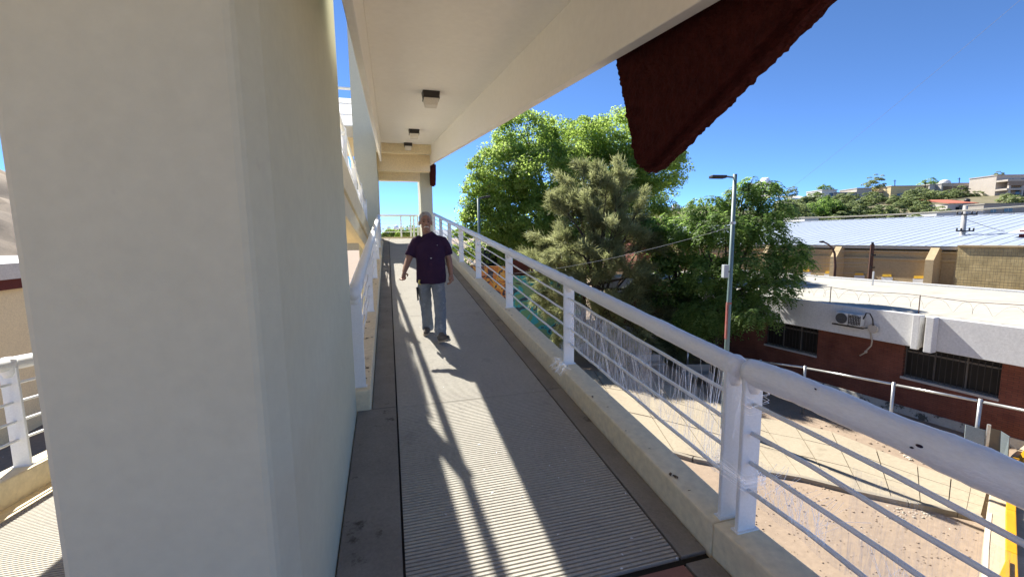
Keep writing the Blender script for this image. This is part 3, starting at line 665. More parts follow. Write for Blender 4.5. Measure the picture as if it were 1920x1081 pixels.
# rough block wall right of the hall
bw = thing('block_wall', 'rough ochre block wall behind a wire mesh right of the utility pole', 'wall', tuple(FB(37.5, 8, GZ)))
fbox(MB(), 37.2, 37.6, -8, 14.1, GZ, 1.0).build('masonry', brick_mat('ochre_block', (.56, .44, .22), (.50, .385, .185), (.36, .27, .14), (R(90), 0, R(90)), .4, .2, .8), bw)
fbox(MB(), 37.1, 37.7, -8, 14.1, 1.002, 1.1).build('coping', M_och, bw)
ms = MB()
for z in np.arange(-3.0, 1.0, .15): ms.tube([FB(34.6, -8, z), FB(34.6, 13.2, z)], .006, 3, False)
for s_ in np.arange(-8, 13.2, .15): ms.tube([FB(34.6, s_, -3.2), FB(34.6, s_, 1.0)], .006, 3, False)
o = ms.build('wire_mesh', mat('mesh_wire', (.14, .12, .09), None, 5, .8), bw, fix=False); o['kind'] = 'stuff'
rs = thing('red_shed', 'small dark red shed with a white roof sheet above the block wall', 'shed', tuple(FB(43, 10, GZ)))
fbox(MB(), 42, 46, 2, 13.0, GZ, 2.0).build('wall', mat('shed_red', (.20, .05, .045), None, 2, .8), rs)
MB().prism([FB(41.6, 13.4, 1.75), FB(41.6, 1.5, 1.75), FB(44.0, 1.5, 2.1), FB(44.0, 13.4, 2.1)], (0, 0, .08)).build('roof', M_sw, rs)
fbox(MB(), 44, 46, 1.5, 9.5, 2.0, 3.1).build('upper_wall', MATS['shed_red'], rs); MB().prism([FB(43.6, 10.3, 3.1), FB(43.6, 1, 3.1), FB(46.4, 1, 3.5), FB(46.4, 10.3, 3.5)], (0, 0, .08)).build('upper_roof', M_sw, rs)

# ---- poles and wires
def vpole(px, pybase_z, pytop, dep, ztop=None):
    p = at(px, pytop, dep); return p
up_ = thing('utility_pole', 'grey concrete utility pole with steel crossarms before the ochre wall', 'utility pole', tuple(at(1800, 535, 32).xy)+(GZ,))
b_ = at(1800, 480, 32); MB().tube([(b_.x, b_.y, GZ), (b_.x, b_.y, -.5), (b_.x, b_.y, 3.85)], [.24, .19, .13], 12).build('shaft', mat('pole_concrete', (.45, .43, .40), (.38, .36, .34), 3, .9, .2, 30), up_, smooth=True)
for z, w in ((3.15, .75), (1.95, .65), (.0, .5)):
    MB().obox(Vector((b_.x, b_.y, z))-r0*w-fh*.2, r0*2*w, fh*.08, (0, 0, .09)).build('crossarm', M_dark, up_)
    for k in (-1, -.5, .5, 1): 
        q = Vector((b_.x, b_.y, z+.09))+r0*w*k*.95-fh*.16; MB().lathe(q, [(.03, 0), (.06, .03), (.05, .1), (.065, .13), (.03, .18)], 8).build('insulator', M_dark, up_)
MB().tube([Vector((b_.x, b_.y, 1.2))+r0*.55*math.cos(a)-fh*.22+Vector((0, 0, .75*math.sin(a))) for a in np.linspace(-2.6, -.5, 12)], .02, 5).build('jumper_cable', M_dark, up_)
sl = thing('bent_street_lamp', 'thin brown street lamp with a curved top before the hall', 'street lamp', tuple(at(1566, 520, 30).xy)+(GZ,))
MB().tube([Vector((at(1566, 500, 30).x, at(1566, 500, 30).y, GZ)), at(1566, 500, 30), at(1565, 475, 30), at(1560, 464, 30), at(1552, 457, 30), at(1543, 453, 30)], [.09, .08, .07, .06, .05, .05], 8).build('mast', mat('brown_paint', (.12, .06, .04), None, 4, .7), sl, smooth=True)
MB().ball(at(1541, 453, 30), (.25, .12, .07), 8, 6).build('lamp_head', M_dark, sl)
sl = thing('dark_post', 'straight dark steel post standing before the middle of the ochre hall', 'post', tuple(at(1636, 520, 31).xy)+(GZ,))
q = at(1636, 458, 31); MB().tube([(q.x, q.y, GZ), (q.x, q.y, q.z)], .13, 10).build('shaft', MATS['brown_paint'], sl); MB().tube([(q.x, q.y, q.z), (q.x, q.y, q.z+.15)], .08, 8).build('cap', M_dark, sl)
for z in (.3, -.6): MB().obox((q.x-.2, q.y-.16, z), (.4, 0, 0), (0, .08, 0), (0, 0, .1)).build('clamp', M_dark, sl)
sl = thing('thin_post', 'very thin pole between the fourth and fifth yellow topped signs', 'post', tuple(at(1695, 520, 33).xy)+(GZ,))
q = at(1695, 487, 33); MB().tube([(q.x, q.y, GZ), (q.x, q.y, q.z)], .05, 8).build('shaft', MATS['brown_paint'], sl); MB().ball((q.x, q.y, q.z), .07, 8, 6).build('cap', M_dark, sl)
def wire(label, pts, r_=.012, m_=None, sagz=0.0, name='wire'):
    a, b = pts; P = []
    for k in range(17):
        u = k/16; p = a.lerp(b, u); p.z -= sagz*4*u*(1-u); P.append(p)
    o = MB().tube(P, r_, 5).build(name, m_ or M_dark, None, fix=False); return tag(o, label, 'wire')
M_cw2 = mat('cable_cream', (.62, .58, .46), None, 5, .7)
wire('thick cream cable crossing the green hillside in front of the houses', (at(1405, 410, 24), at(2000, 380, 18)), .035, M_cw2, .15)
wire('thin dark line slanting up across the blue sky at right', (at(1470, 362, 90), at(1960, -40, 40)), .016, MATS['ac_white'] if False else mat('grey_cable', (.2, .22, .26), None, 5, .7), .5)
for k, y in enumerate((468, 480, 488, 494, 505)):
    wire('wire crossing before the ochre hall, number %s from the top' % ['one', 'two', 'three', 'four', 'five'][k], (at(1440, y+2, 34), at(1797, y-3+k*2, 31.8)), .014, mat('pale_wire', (.45, .42, .36), None, 4, .7), .12)
wire('thin wire running left from the near lamp pole through the trees', (at(1372, 425, 14), at(900, 515, 26)), .006, MATS['grey_cable'], .4)
for k in range(4):
    wire('wire running right from the utility pole past the block wall, %s' % ['highest', 'second highest', 'third highest', 'lowest'][k], (Vector((b_.x, b_.y, 2.9-k*.95)), at(1990, 452+k*22, 30)), .014, M_dark, .25)

# near lamp pole
M_gp = mat('green_pole', (.12, .19, .18), (.15, .21, .20), 4, .5, spec=.5)
lp = thing('street_lamp', 'slim grey green lamp pole with a flat dark lamp head, before the right tree', 'street lamp', (10.72, 11.55, GZ))
MB().tube([(10.72, 11.55, GZ), (10.72, 11.55, -1.5), (10.72, 11.55, 3.86)], [.085, .078, .06], 12).build('pole', M_gp, lp, smooth=True)
MB().tube([(10.72, 11.55, 3.75), Vector((10.72, 11.55, 3.8))-r0*.35], .03, 8).build('arm', M_gp, lp)
MB().obox(Vector((10.72, 11.55, 3.74))-r0*.78-fh*.14, r0*.46+Vector((0, 0, -.01)), fh*.28, (0, 0, .09)).build('lamp_head', M_dark, lp, bevel=.015)
MB().obox(Vector((10.72, 11.55, .55))-r0*.26-fh*.1, r0*.16, fh*.18, (0, 0, .42)).build('control_box', mat('box_grey', (.42, .46, .47), None, 4, .5), lp, bevel=.01)
MB().tube([Vector((10.72, 11.55, .75))-r0*.12-fh*.1, Vector((10.72, 11.55, .75))], .02, 6).build('box_strap', M_dark, lp)
M_rs = mat('red_sticker', (.27, .06, .05), (.30, .14, .12), 5, .6)
MB().obox(Vector((10.72, 11.55, -1.5))-r0*.09-fh*.07, r0*.05, fh*.10, (0, 0, 1.2)).build('red_sticker', M_rs, lp, bevel=.01)
MB().tube([(10.72, 11.55, -.33), (10.72, 11.55, -.27)], .084, 12).build('red_band', M_rs, lp)
MB().tube([(10.72, 11.55, 2.28), (10.72, 11.55, 2.36)], .085, 12).build('clamp', M_steel, lp)
lp = thing('street_lamp', 'far dark lamp pole with a flat head at the left edge of the big tree', 'street lamp', tuple(at(897, 450, 27).xy)+(GZ,))
q = at(897, 372, 27); MB().tube([(q.x, q.y, GZ), (q.x, q.y, q.z)], .085, 10).build('pole', M_gp, lp, smooth=True)
MB().obox(Vector((q.x, q.y, q.z-.05)), r0*.75+Vector((0, 0, .14)), fh*.3, (0, 0, .11)).build('lamp_head', M_dark, lp, bevel=.015)
MB().tube([(q.x, q.y, q.z), Vector((q.x, q.y, q.z))+r0*.2], .03, 6).build('arm', M_gp, lp)

# ================================================================== things seen through the railing
gw_ = thing('graffiti_wall', 'low yard wall with orange and teal graffiti seen through the railing', 'wall', tuple(at(960, 560, 27).xy)+(GZ,))
def graff(name, stops, sc, seed):
    m = bpy.data.materials.new(name); m.use_nodes = True; nt = m.node_tree; L = nt.links.new; bs = nt.nodes['Principled BSDF']
    tc = nd(nt, 'ShaderNodeTexCoord'); mp = nd(nt, 'ShaderNodeMapping'); mp.inputs['Location'].default_value = (seed, seed*2, 0); L(tc.outputs['Object'], mp.inputs[0])
    n = nd(nt, 'ShaderNodeTexNoise'); n.inputs['Scale'].default_value = sc; n.inputs['Detail'].default_value = 1; n.inputs['Distortion'].default_value = 2.2; L(mp.outputs[0], n.inputs['Vector'])
    cr = nd(nt, 'ShaderNodeValToRGB'); cr.color_ramp.interpolation = 'CONSTANT'; L(n.outputs['Fac'], cr.inputs[0]); e = cr.color_ramp.elements
    while len(e) < len(stops): e.new(.5)
    for i, (p, c) in enumerate(stops): e[i].position = p; e[i].color = (*c, 1)
    L(cr.outputs[0], bs.inputs['Base Color']); bs.inputs['Roughness'].default_value = .8; return m
g1 = graff('graffiti_orange', [(0, (.03, .03, .04)), (.40, (.45, .16, .03)), (.52, (.55, .30, .05)), (.60, (.06, .05, .06)), (.68, (.22, .10, .05))], .9, 1)
g2 = graff('graffiti_teal', [(0, (.02, .05, .07)), (.42, (.03, .28, .32)), (.5, (.10, .24, .12)), (.62, (.16, .26, .14)), (.75, (.03, .06, .05))], .7, 4)
def panel(x0, x1, yt, d0, d1, nm, m_, par, zb=GZ):
    a = at(x0, yt, d0); b = at(x1, yt, d1); b.z = a.z
    return MB().prism([(a.x, a.y, zb), (b.x, b.y, zb), tuple(b), tuple(a)], fh*.25).build(nm, m_, par)
panel(880, 947, 497, 30, 28, 'orange_mural', g1, gw_); panel(949, 1090, 516, 28, 26, 'teal_mural', g2, gw_)
panel(949, 1100, 488, 29, 28.4, 'upper_wall', mat('mural_red', (.20, .055, .03), (.16, .045, .03), 1, .9), gw_)
yh = thing('yard_house', 'small cream house behind the graffiti wall seen through the railing', 'house', tuple(at(940, 520, 36).xy)+(GZ,))
a = at(926, 452, 36); MB().obox((a.x, a.y, GZ), r0*3.6, fh*3, (0, 0, a.z-GZ)).build('wall', M_cream, yh); MB().obox((a.x, a.y, a.z+.002)-0*fh if False else Vector((a.x, a.y, a.z+.002))-r0*.15-fh*.15, r0*3.9, fh*3.3, (0, 0, .2)).build('roof', M_fas, yh)
MB().obox(Vector((a.x, a.y, a.z-1.6))+r0*.5-fh*.03, r0*.7, fh*.05, (0, 0, 1.0)).build('window', M_glass, yh)
wt = thing('water_tank', 'black round water tank on a flat roof seen between the railing posts', 'water tank', tuple(at(917, 497, 33)))
b2 = at(917, 497, 33); MB().lathe(b2, [(.62, 0), (.66, .1), (.64, .2), (.66, .3), (.66, .95), (.55, 1.15), (.3, 1.28), (.2, 1.3), (.2, 1.4)], 18).build('tank', mat('tank_black', (.03, .03, .035), None, 3, .45), wt, smooth=True)
MB().lathe(b2, [(.24, 1.4), (.24, 1.46)], 14).build('lid', M_dark, wt); 
rf = thing('flat_roof_shed', 'low shed with a pale flat roof under the black water tank', 'shed', (b2.x, b2.y, GZ))
MB().box(b2.x-1.6, b2.x+1.3, b2.y-.9, b2.y+2, GZ, b2.z-.15).build('wall', M_fas, rf); MB().box(b2.x-1.8, b2.x+1.5, b2.y-1.1, b2.y+2.2, b2.z-.148, b2.z-.002).build('roof', M_roofw, rf)
rb = thing('red_block', 'dark red two storey block with a white slab roof behind the grey green tree', 'building', tuple(at(1215, 480, 40).xy)+(GZ,))
a = at(1195, 424, 40); MB().obox((a.x, a.y, GZ), r0*2.6, fh*4, (0, 0, a.z-GZ)).build('wall', MATS['mural_red'], rb); MB().obox(Vector((a.x, a.y, a.z+.002))-r0*.6-fh*.6, r0*4.2, fh*5, (0, 0, .35)).build('roof', M_fas, rb)
MB().obox(Vector((a.x, a.y, a.z-2))+r0*.6-fh*.03, r0*.9, fh*.05, (0, 0, 1.1)).build('window', M_glass, rb)
cn = thing('white_canopy', 'white flat canopy on thin posts behind the tree trunks', 'canopy', tuple(at(1290, 580, 30).xy)+(GZ,))
a = at(1225, 545, 32); MB().obox(a, r0*6.5, fh*3, (0, 0, .35)).build('roof', M_fas, cn)
for k in range(4): q = a+r0*(.4+1.9*k)+fh*.3; MB().tube([(q.x, q.y, GZ), (q.x, q.y, a.z)], .07, 8).build('post', M_fas, cn)
# concrete benches by the path
M_bench = mat('bench_concrete', (.30, .28, .25), (.24, .225, .2), 4, .95, .4, 40)
for k, (px, py, w, lb) in enumerate(((1312, 722, 1.3, 'square concrete bench in the tree shade beyond the walkway'), (1218, 700, 1.6, 'second concrete bench deeper in the shade beneath the grey green tree'))):
    p = hitz(px, py, GZ); t = thing('concrete_bench', lb, 'bench', tuple(p), 'concrete benches')
    MB().obox(p-r0*w/2, r0*w, fh*.45, (0, 0, .12)).build('foot', M_bench, t) if False else None
    for sx in (-.38, .38): MB().obox(p+r0*(w*sx-.12)+fh*.06, r0*.24, fh*.38, (0, 0, .38)).build('leg', M_bench, t, bevel=.015)
    MB().obox(p-r0*w/2+Vector((0, 0, .382)), r0*w, fh*.5, (0, 0, .11)).build('seat', M_bench, t, bevel=.02)
    MB().obox(p-r0*w/2+fh*.5+Vector((0, 0, .35)), r0*w, fh*.1, (0, 0, .45)).build('backrest', M_bench, t, bevel=.02)
# scrap on the ground
sc_ = thing('paper_litter', 'crumpled white paper scrap by the kerb', 'litter', tuple(hitz(1680, 935, GZ)))
p = hitz(1680, 935, GZ+.03); lm = MB()
for i in range(7):
    for j in range(5): lm.v.append((p.x+.07*(i-3), p.y+.06*(j-2), p.z+.05*mnoise.noise(Vector((i*.9, j*.9, 2)))+.02*abs(i-3)*.5))
for i in range(6):
    for j in range(4): k = i*5+j; lm.f.append((k, k+5, k+6, k+1))
lm.build('sheet', M_sw, sc_)
def stones(name, label, px, py, rx, ry, n, smin, smax, m_, seed, z0=GZ):
    rg = random.Random(seed); c = hitz(px, py, z0); s_ = MB()
    for _ in range(n):
        a = rg.uniform(0, 6.28); q = math.sqrt(rg.random()); z = rg.uniform(smin, smax)
        s_.ball((c.x+rx*q*math.cos(a), c.y+ry*q*math.sin(a), z0+z*.3), (z*rg.uniform(.7, 1.3), z*rg.uniform(.7, 1.3), z*rg.uniform(.4, .8)), 6, 4, Matrix.Rotation(rg.uniform(0, 3), 3, 'Z'))
    o = s_.build(name, m_, None); o['kind'] = 'stuff'; o['label'] = label; o['category'] = 'gravel'; return o
stones('gravel_patch', 'patch of pale rubble stones before the kerb', 1740, 950, 1.4, .3, 150, .012, .035, M_stone, 1)
stones('gravel_patch', 'heap of pale rubble beside the grey sign board', 1765, 850, 1.3, .7, 150, .02, .06, M_stone, 2)
stones('rubble', 'white broken rubble below the graffiti wall', 1000, 650, 5, 1.6, 150, .1, .35, M_fas, 3)
stones('ground_stones', 'small stones scattered on the dry earth under the railing', 1560, 1010, 3.6, 2.2, 420, .008, .03, M_dirt, 4)
stones('ground_debris', 'dark rubble and debris along the brick wall', 1600, 815, 1.6, 2.6, 110, .015, .05, M_dirt, 5)

# ---- left of the pier: building and things seen past it
lb = thing('left_building', 'cream building with white roof edge and dark red band left of the pier', 'building', (-16, 22, GZ))
MB().box(-34, -12.6, 17.2, 30, GZ, .40).build('wall', M_cream, lb)
MB().box(-34.2, -12.4, 16.9, 30.2, .402, .75).build('band', mat('band_red', (.12, .025, .02), None, 3, .8), lb)
MB().box(-34.3, -12.3, 16.8, 30.3, .752, 1.28).build('roof_edge', M_fas, lb)
MB().box(-34, -12.55, 17.12, 17.19, -1.0, -.9).build('string_course', M_cream, lb)
for k in range(4): MB().box(-32+k*4.5, -30+k*4.5, 17.12, 17.19, -3.2, -1.6).build('window', M_glass, lb)

# ================================================================== HILL HOUSES
def house(name, label, cat, px0, px1, yt, yb, d, c, wins=(), roofc=None, roof='flat', depth=8, extra=None, trim=None):
    base = at((px0+px1)/2, yb, d); zb = base.z; e = thing(name, label, cat, tuple(base), rz=-YAW)
    k = d/FPX; w = (px1-px0)*k; h = (yb-yt)*k
    m_ = mat('render_%02d%02d%02d' % tuple(int(v*99) for v in c), c, tuple(v*.88 for v in c), .6, .9, .15, 8, stain=tuple(v*.7 for v in c), sscale=.3, sthr=.63, sw=.1)
    MB().box(-w/2, w/2, 0, depth, -4, h).build('wall', m_, e, local=True)
    if roof == 'flat':
        rm = mat('slab_%02d%02d%02d' % tuple(int(v*99) for v in (roofc or c)), tuple(v*.9 for v in (roofc or c)), None, .8, .9)
        MB().box(-w/2-.15, w/2+.15, -.25, depth+.1, h+.002, h+.28).build('roof', rm, e, local=True)
    elif roof == 'shed':
        rm = mat('tile_%02d%02d%02d' % tuple(int(v*99) for v in roofc), roofc, None, .8, .85)
        MB().hexa([(-w/2-.4, -.6, h+.002), (w/2+.4, -.6, h+.002), (w/2+.4, depth, h+1.6), (-w/2-.4, depth, h+1.6), (-w/2-.4, -.6, h+.15), (w/2+.4, -.6, h+.15), (w/2+.4, depth, h+1.75), (-w/2-.4, depth, h+1.75)]).build('roof', rm, e, local=True)
    for (a, b, t_, u_) in wins:
        xa, xb = (a-(px0+px1)/2)*k, (b-(px0+px1)/2)*k; za, zc = (yb-u_)*k, (yb-t_)*k
        fr = MB().box(xa-.08, xb+.08, -.06, -.004, za-.08, zc+.08).build('window', m_ if trim is None else trim, e, local=True)
        MB().box(xa, xb, -.075, -.062, za, zc).build('pane', M_glass, fr, local=True)
        if xb-xa > 1.5:
            MB().box((xa+xb)/2-.05, (xa+xb)/2+.05, -.09, -.076, za, zc).build('mullion', M_fas, fr, local=True)
    if extra: extra(e, k, (px0+px1)/2, yb, m_)
    return e
def lb_(k, pc, yb): return lambda x, y: ((x-pc)*k, (yb-y)*k)
def yellow_extra(e, k, pc, yb, m_):
    f = lb_(k, pc, yb)
    for px in range(1696, 1742, 4):
        x, z = f(px, 371); MB().box(x-.18, x+.18, -1.6, -1.35, z-.4, z+.55).build('baluster', m_, e, local=True)
    (x0, z0), (x1, z1) = f(1694, 366), f(1742, 363); MB().box(x0, x1, -1.65, -1.3, z0+.2, z0+.4).build('balustrade_rail', m_, e, local=True)
    (x0, z0), (x1, z1) = f(1694, 378), f(1742, 378); MB().box(x0, x1, -1.7, -.1, z0-2, z0+.6).build('terrace', m_, e, local=True)
def modern_extra(e, k, pc, yb, m_):
    f = lb_(k, pc, yb)
    for y in (341, 357, 374):
        x0, z = f(1862, y); x1, _ = f(1990, y); MB().box(x0, x1, -3.2, -.05, z-.2, z+.35).build('balcony_slab', m_, e, local=True)
    for px in (1868, 1892, 1935): x, z0 = f(px, 385); _, z1 = f(px, 341); MB().box(x-.3, x+.3, -3.1, -2.6, z0, z1-.2).build('pillar', m_, e, local=True)
    x0, z = f(1864, 350); x1, _ = f(1990, 350); MB().box(x0, x1, -3.15, -3.05, z, z+1.3).build('parapet_panel', mat('tan_panel', (.36, .27, .2), None, .8, .9), e, local=True)
house('hill_house', 'pale shed-roofed house at the left end of the hill row', 'house', 1478, 1522, 373, 386, 150, (.50, .48, .44), roofc=(.55, .54, .52), roof='shed')
house('hill_house', 'small white house with a dark doorway on the hill', 'house', 1540, 1568, 357, 375, 152, (.70, .68, .64), [(1554, 1561, 362, 368)])
house('hill_house', 'grey house with a wide dark carport right of the small white one', 'house', 1568, 1604, 362, 377, 151, (.45, .42, .37), [(1576, 1600, 362, 369)])
house('hill_house', 'grey beige box house beside the round tree on the ridge', 'house', 1605, 1632, 354, 376, 151, (.52, .47, .40))
house('hill_house', 'low tan house between the grey box house and the yellow house', 'house', 1632, 1668, 361, 378, 150, (.47, .40, .31), [(1652, 1664, 363, 367)])
house('hill_house', 'bright yellow house with a balustrade on the hill', 'house', 1668, 1738, 350, 381, 147, (.68, .53, .29), [(1680, 1692, 363, 367), (1711, 1722, 359, 365)], extra=yellow_extra)
house('hill_house', 'narrow white house between the yellow and the grey houses', 'house', 1740, 1761, 347, 378, 148, (.58, .56, .52))
house('hill_house', 'wide grey house with glazed upper storey on the ridge', 'house', 1762, 1846, 345, 380, 146, (.47, .44, .39), [(1765, 1800, 349, 359), (1802, 1830, 349, 359), (1786, 1814, 365, 374)], roofc=(.56, .54, .5))
house('hill_house', 'tall modern beige house with balconies at the right edge', 'house', 1862, 1990, 330, 388, 135, (.55, .48, .40), [(1884, 1894, 336, 343), (1908, 1980, 335, 344), (1900, 1980, 358, 368)], extra=modern_extra)
house('hill_house', 'small house with a red tile roof below the ridge', 'house', 1775, 1826, 382, 402, 118, (.60, .55, .50), [(1790, 1800, 388, 394)], roofc=(.50, .16, .10), roof='shed')
house('hill_house', 'low white house at the foot of the hill by the metal roof ridge', 'house', 1755, 1842, 398, 412, 105, (.62, .61, .60), [(1800, 1812, 400, 406), (1816, 1830, 400, 408)])
house('hill_house', 'unfinished grey house below the modern house with balconies', 'house', 1842, 1960, 383, 408, 112, (.40, .36, .31), [(1855, 1866, 390, 398), (1880, 1896, 388, 397)])
house('hill_house', 'white wall building half hidden in the hillside bushes', 'house', 1508, 1534, 409, 425, 100, (.66, .64, .60))
house('hill_house', 'dark stone house on the far ridge behind the trees', 'house', 1232, 1256, 388, 396, 420, (.20, .17, .14), depth=20)
house('hill_house', 'grey block house on the far ridge below the white dome', 'house', 1256, 1292, 393, 412, 415, (.55, .53, .50), [(1262, 1268, 398, 403), (1276, 1282, 398, 403)], depth=20)
house('hill_house', 'brown house on the far ridge right of the white dome', 'house', 1294, 1330, 388, 402, 418, (.50, .40, .32), [(1300, 1306, 392, 397)], depth=20)
# domes and tanks on roofs
def dome(label, px, yb, d, r_, nm='white_dome', cat='dome'):
    p = at(px, yb, d); t = thing(nm, label, cat, tuple(p)); MB().lathe(p, [(r_, 0), (r_*1.0, r_*.3), (r_*.92, r_*.65), (r_*.7, r_*.95), (r_*.35, r_*1.13), (r_*.05, r_*1.18)], 18).build('shell', M_fas, t, smooth=True)
    MB().lathe(p-Vector((0, 0, r_*.25)), [(r_*1.05, 0), (r_*1.05, r_*.25)], 18).build('base_ring', M_roofw, t)
dome('white dome on the far ridge beside the big tree', 1267, 392, 414, 4.2)
dome('white rounded tank on the roof of the narrow white house', 1771, 347, 148, 1.6, 'roof_tank', 'tank')
p = at(1813, 381, 120); t = thing('roof_tank', 'black water tank beside the red tile roof', 'tank', tuple(p)); MB().lathe(p, [(.6, 0), (.65, .9), (.4, 1.2), (.15, 1.3)], 14).build('shell', MATS['tank_black'], t); MB().lathe(p-Vector((0, 0, 1.2)), [(.8, 0), (.8, 1.2)], 8).build('stand', M_fas, t)
for k, (px, yt, yb_, d) in enumerate(((1678, 337, 380, 148), (1735, 340, 378, 146), (1799, 333, 352, 147))):
    t = thing('hill_pole', ['thin pole left of the yellow house on the hill', 'thin pole at the right corner of the yellow house', 'short mast above the wide grey house'][k], 'pole', tuple(at(px, yb_, d)))
    a, b = at(px, yb_, d), at(px, yt, d); MB().tube([a-Vector((0, 0, 3)), b], .12, 6).build('mast', M_dark, t); MB().obox(b-r0*.5-Vector((0, 0, .5)), r0*1.0, fh*.1, (0, 0, .12)).build('crossarm', M_dark, t)
# clouds low on the horizon
M_cloud = mat('cloud_white', (.92, .93, .95), (.88, .90, .93), .001, 1, fine=0)
def cloud(label, px, py, d, w, h, seed):
    rg = random.Random(seed); c = at(px, py, d); s_ = MB()
    for k in range(26):
        u = rg.gauss(0, .32); q = c+r0*(w*u)+Vector((0, 0, h*rg.uniform(-.4, .5)*(1-min(1, abs(u)))))+fh*rg.uniform(-w*.2, w*.2); s_.ball(q, h*rg.uniform(.25, .5)*(1.1-min(.7, abs(u))), 12, 8)
    o = s_.build('cloud', M_cloud, None, smooth=True); rm = o.modifiers.new('remesh', 'REMESH'); rm.mode = 'VOXEL'; rm.voxel_size = h*.06
    tx = bpy.data.textures.new('cl', 'CLOUDS'); tx.noise_scale = h*.25; dm = o.modifiers.new('d', 'DISPLACE'); dm.texture = tx; dm.strength = h*.3
    tag(o, label, 'cloud', 'low clouds on the horizon')
cloud('small white cloud peeping over the top of the right tree', 1430, 356, 6000, 380, 170, 1)
cloud('low white cloud behind the middle of the right tree', 1368, 390, 6000, 380, 120, 2)
cloud('thin cloud bank low behind the far landing railing', 745, 432, 7000, 700, 90, 3)

# ================================================================== TREES
def rnd_dirs(n):
    v = rng.normal(size=(n, 3)); return v/np.linalg.norm(v, axis=1, keepdims=True)
def leaf_quads(C, N, size, aspect=.6, droop=None):
    """rhombic leaves: centres C, normals N, lengths size"""
    n = len(C); a = np.cross(N, rnd_dirs(n)); a /= np.linalg.norm(a, axis=1, keepdims=True)+1e-9
    if droop is not None: a = a*(1-droop)+np.array([0, 0, -1.])*droop; a /= np.linalg.norm(a, axis=1, keepdims=True)+1e-9
    b = np.cross(N, a); b /= np.linalg.norm(b, axis=1, keepdims=True)+1e-9
    s = size[:, None]
    V = np.stack([C-a*s*.5, C+b*s*aspect*.5+a*s*.05+N*s*.08, C+a*s*.5, C-b*s*aspect*.5+a*s*.05+N*s*.08], axis=1).reshape(-1, 3)
    return V, np.arange(4*n).reshape(-1, 4)
def clumpy(blobs, nclump, per, csize, lsize, flat=.75, up_bias=.5):
    """blobs: (centre, radii). clumps near blob surfaces, leaves on the clump shells"""
    W = np.array([b[1][0]*b[1][1]+b[1][1]*b[1][2] for b in blobs]); W = W/W.sum()
    Cs, Ns, Ss, Ts = [], [], [], []
    for bi, (c, r_) in enumerate(blobs):
        k = max(3, int(nclump*W[bi])); d = rnd_dirs(k); rad = rng.uniform(.55, 1.02, size=(k, 1))**.6
        cc = np.array(c)+d*np.array(r_)*rad
        for q, dd in zip(cc, d):
            m = int(per*rng.uniform(.6, 1.4)); cs = csize*rng.uniform(.6, 1.35)
            e = rnd_dirs(m); e[:, 2] = np.abs(e[:, 2])*.8+e[:, 2]*.2; e = e+dd*.35; e /= np.linalg.norm(e, axis=1, keepdims=True)
            p = q+e*cs*np.array([1, 1, flat])*(rng.uniform(.35, 1.0, size=(m, 1))**.5)
            n_ = e*.7+rnd_dirs(m)*.7+np.array([0, 0, up_bias]); n_ /= np.linalg.norm(n_, axis=1, keepdims=True)
            Cs.append(p); Ns.append(n_); Ss.append(lsize*rng.uniform(.6, 1.3, size=m)); Ts.append(np.clip(rng.normal(.5, .2)+rng.normal(0, .17, size=m), 0, 1))
    return np.concatenate(Cs), np.concatenate(Ns), np.concatenate(Ss), np.concatenate(Ts)
def limbs(mb, base, top, blobs, r0_, spread=.5):
    base, top = Vector(base), Vector(top); mid = base.lerp(top, .5)+Vector((rng.uniform(-.3, .3), rng.uniform(-.3, .3), 0))
    mb.tube([base, base+(mid-base)*.1, mid, top], [r0_*1.35, r0_, r0_*.8, r0_*.6], 10)
    for c, r_ in blobs:
        c = Vector(c); st = mid.lerp(top, rng.uniform(.2, 1.0)); m1 = st.lerp(c, .5)+Vector((rng.uniform(-.4, .4), rng.uniform(-.4, .4), rng.uniform(-.1, .5)))
        mb.tube([st, m1, c], [r0_*.42, r0_*.28, r0_*.1], 7)
        for _ in range(4):
            d = Vector(rnd_dirs(1)[0]); e = c+Vector((d.x*r_[0], d.y*r_[1], abs(d.z)*r_[2]))*.85; s2 = m1.lerp(c, rng.uniform(.4, 1)); mb.tube([s2, s2.lerp(e, .5)+Vector((0, 0, .15)), e], [r0_*.15, r0_*.1, r0_*.03], 5)
def tree(name, label, base, top, blobs, tr, lm, nclump, per, csize, lsize, aspect=.65, droop=None, group=None, up_bias=.5, flat=.75):
    t = thing(name, label, 'tree', tuple(base), group)
    mb = MB(); limbs(mb, base, top, blobs, tr); mb.build('trunk', M_bark, t, smooth=True)
    C, N, s, ton = clumpy(blobs, nclump, per, csize, lsize, flat=flat, up_bias=up_bias); V, F = leaf_quads(C, N, s, aspect, droop)
    raw_mesh('crown', V, F, lm, t, ton); return t
def bl(lst, d, rs=1.0, depthr=None):
    out = []
    for px, py, rx, ry, dd in lst:
        c = at(px, py, d+dd); k = (d+dd)/FPX; out.append((tuple(c), (rx*k*rs, (depthr or rx*k*.9)*rs, ry*k*rs)))
    return out
L_big = leaf_mat('leaf_bright', [(.085, .125, .025), (.155, .215, .05), (.22, .285, .08), (.285, .35, .12)], .64)
L_mid = leaf_mat('leaf_mid', [(.05, .09, .022), (.10, .16, .042), (.16, .23, .07), (.23, .30, .10)], .55)
L_far = leaf_mat('leaf_scrub', [(.085, .115, .045), (.14, .175, .07), (.195, .23, .10), (.255, .285, .13)], .35)
L_oli = leaf_mat('needle_olive', [(.095, .105, .045), (.16, .17, .08), (.225, .235, .12), (.30, .305, .17)], .48)
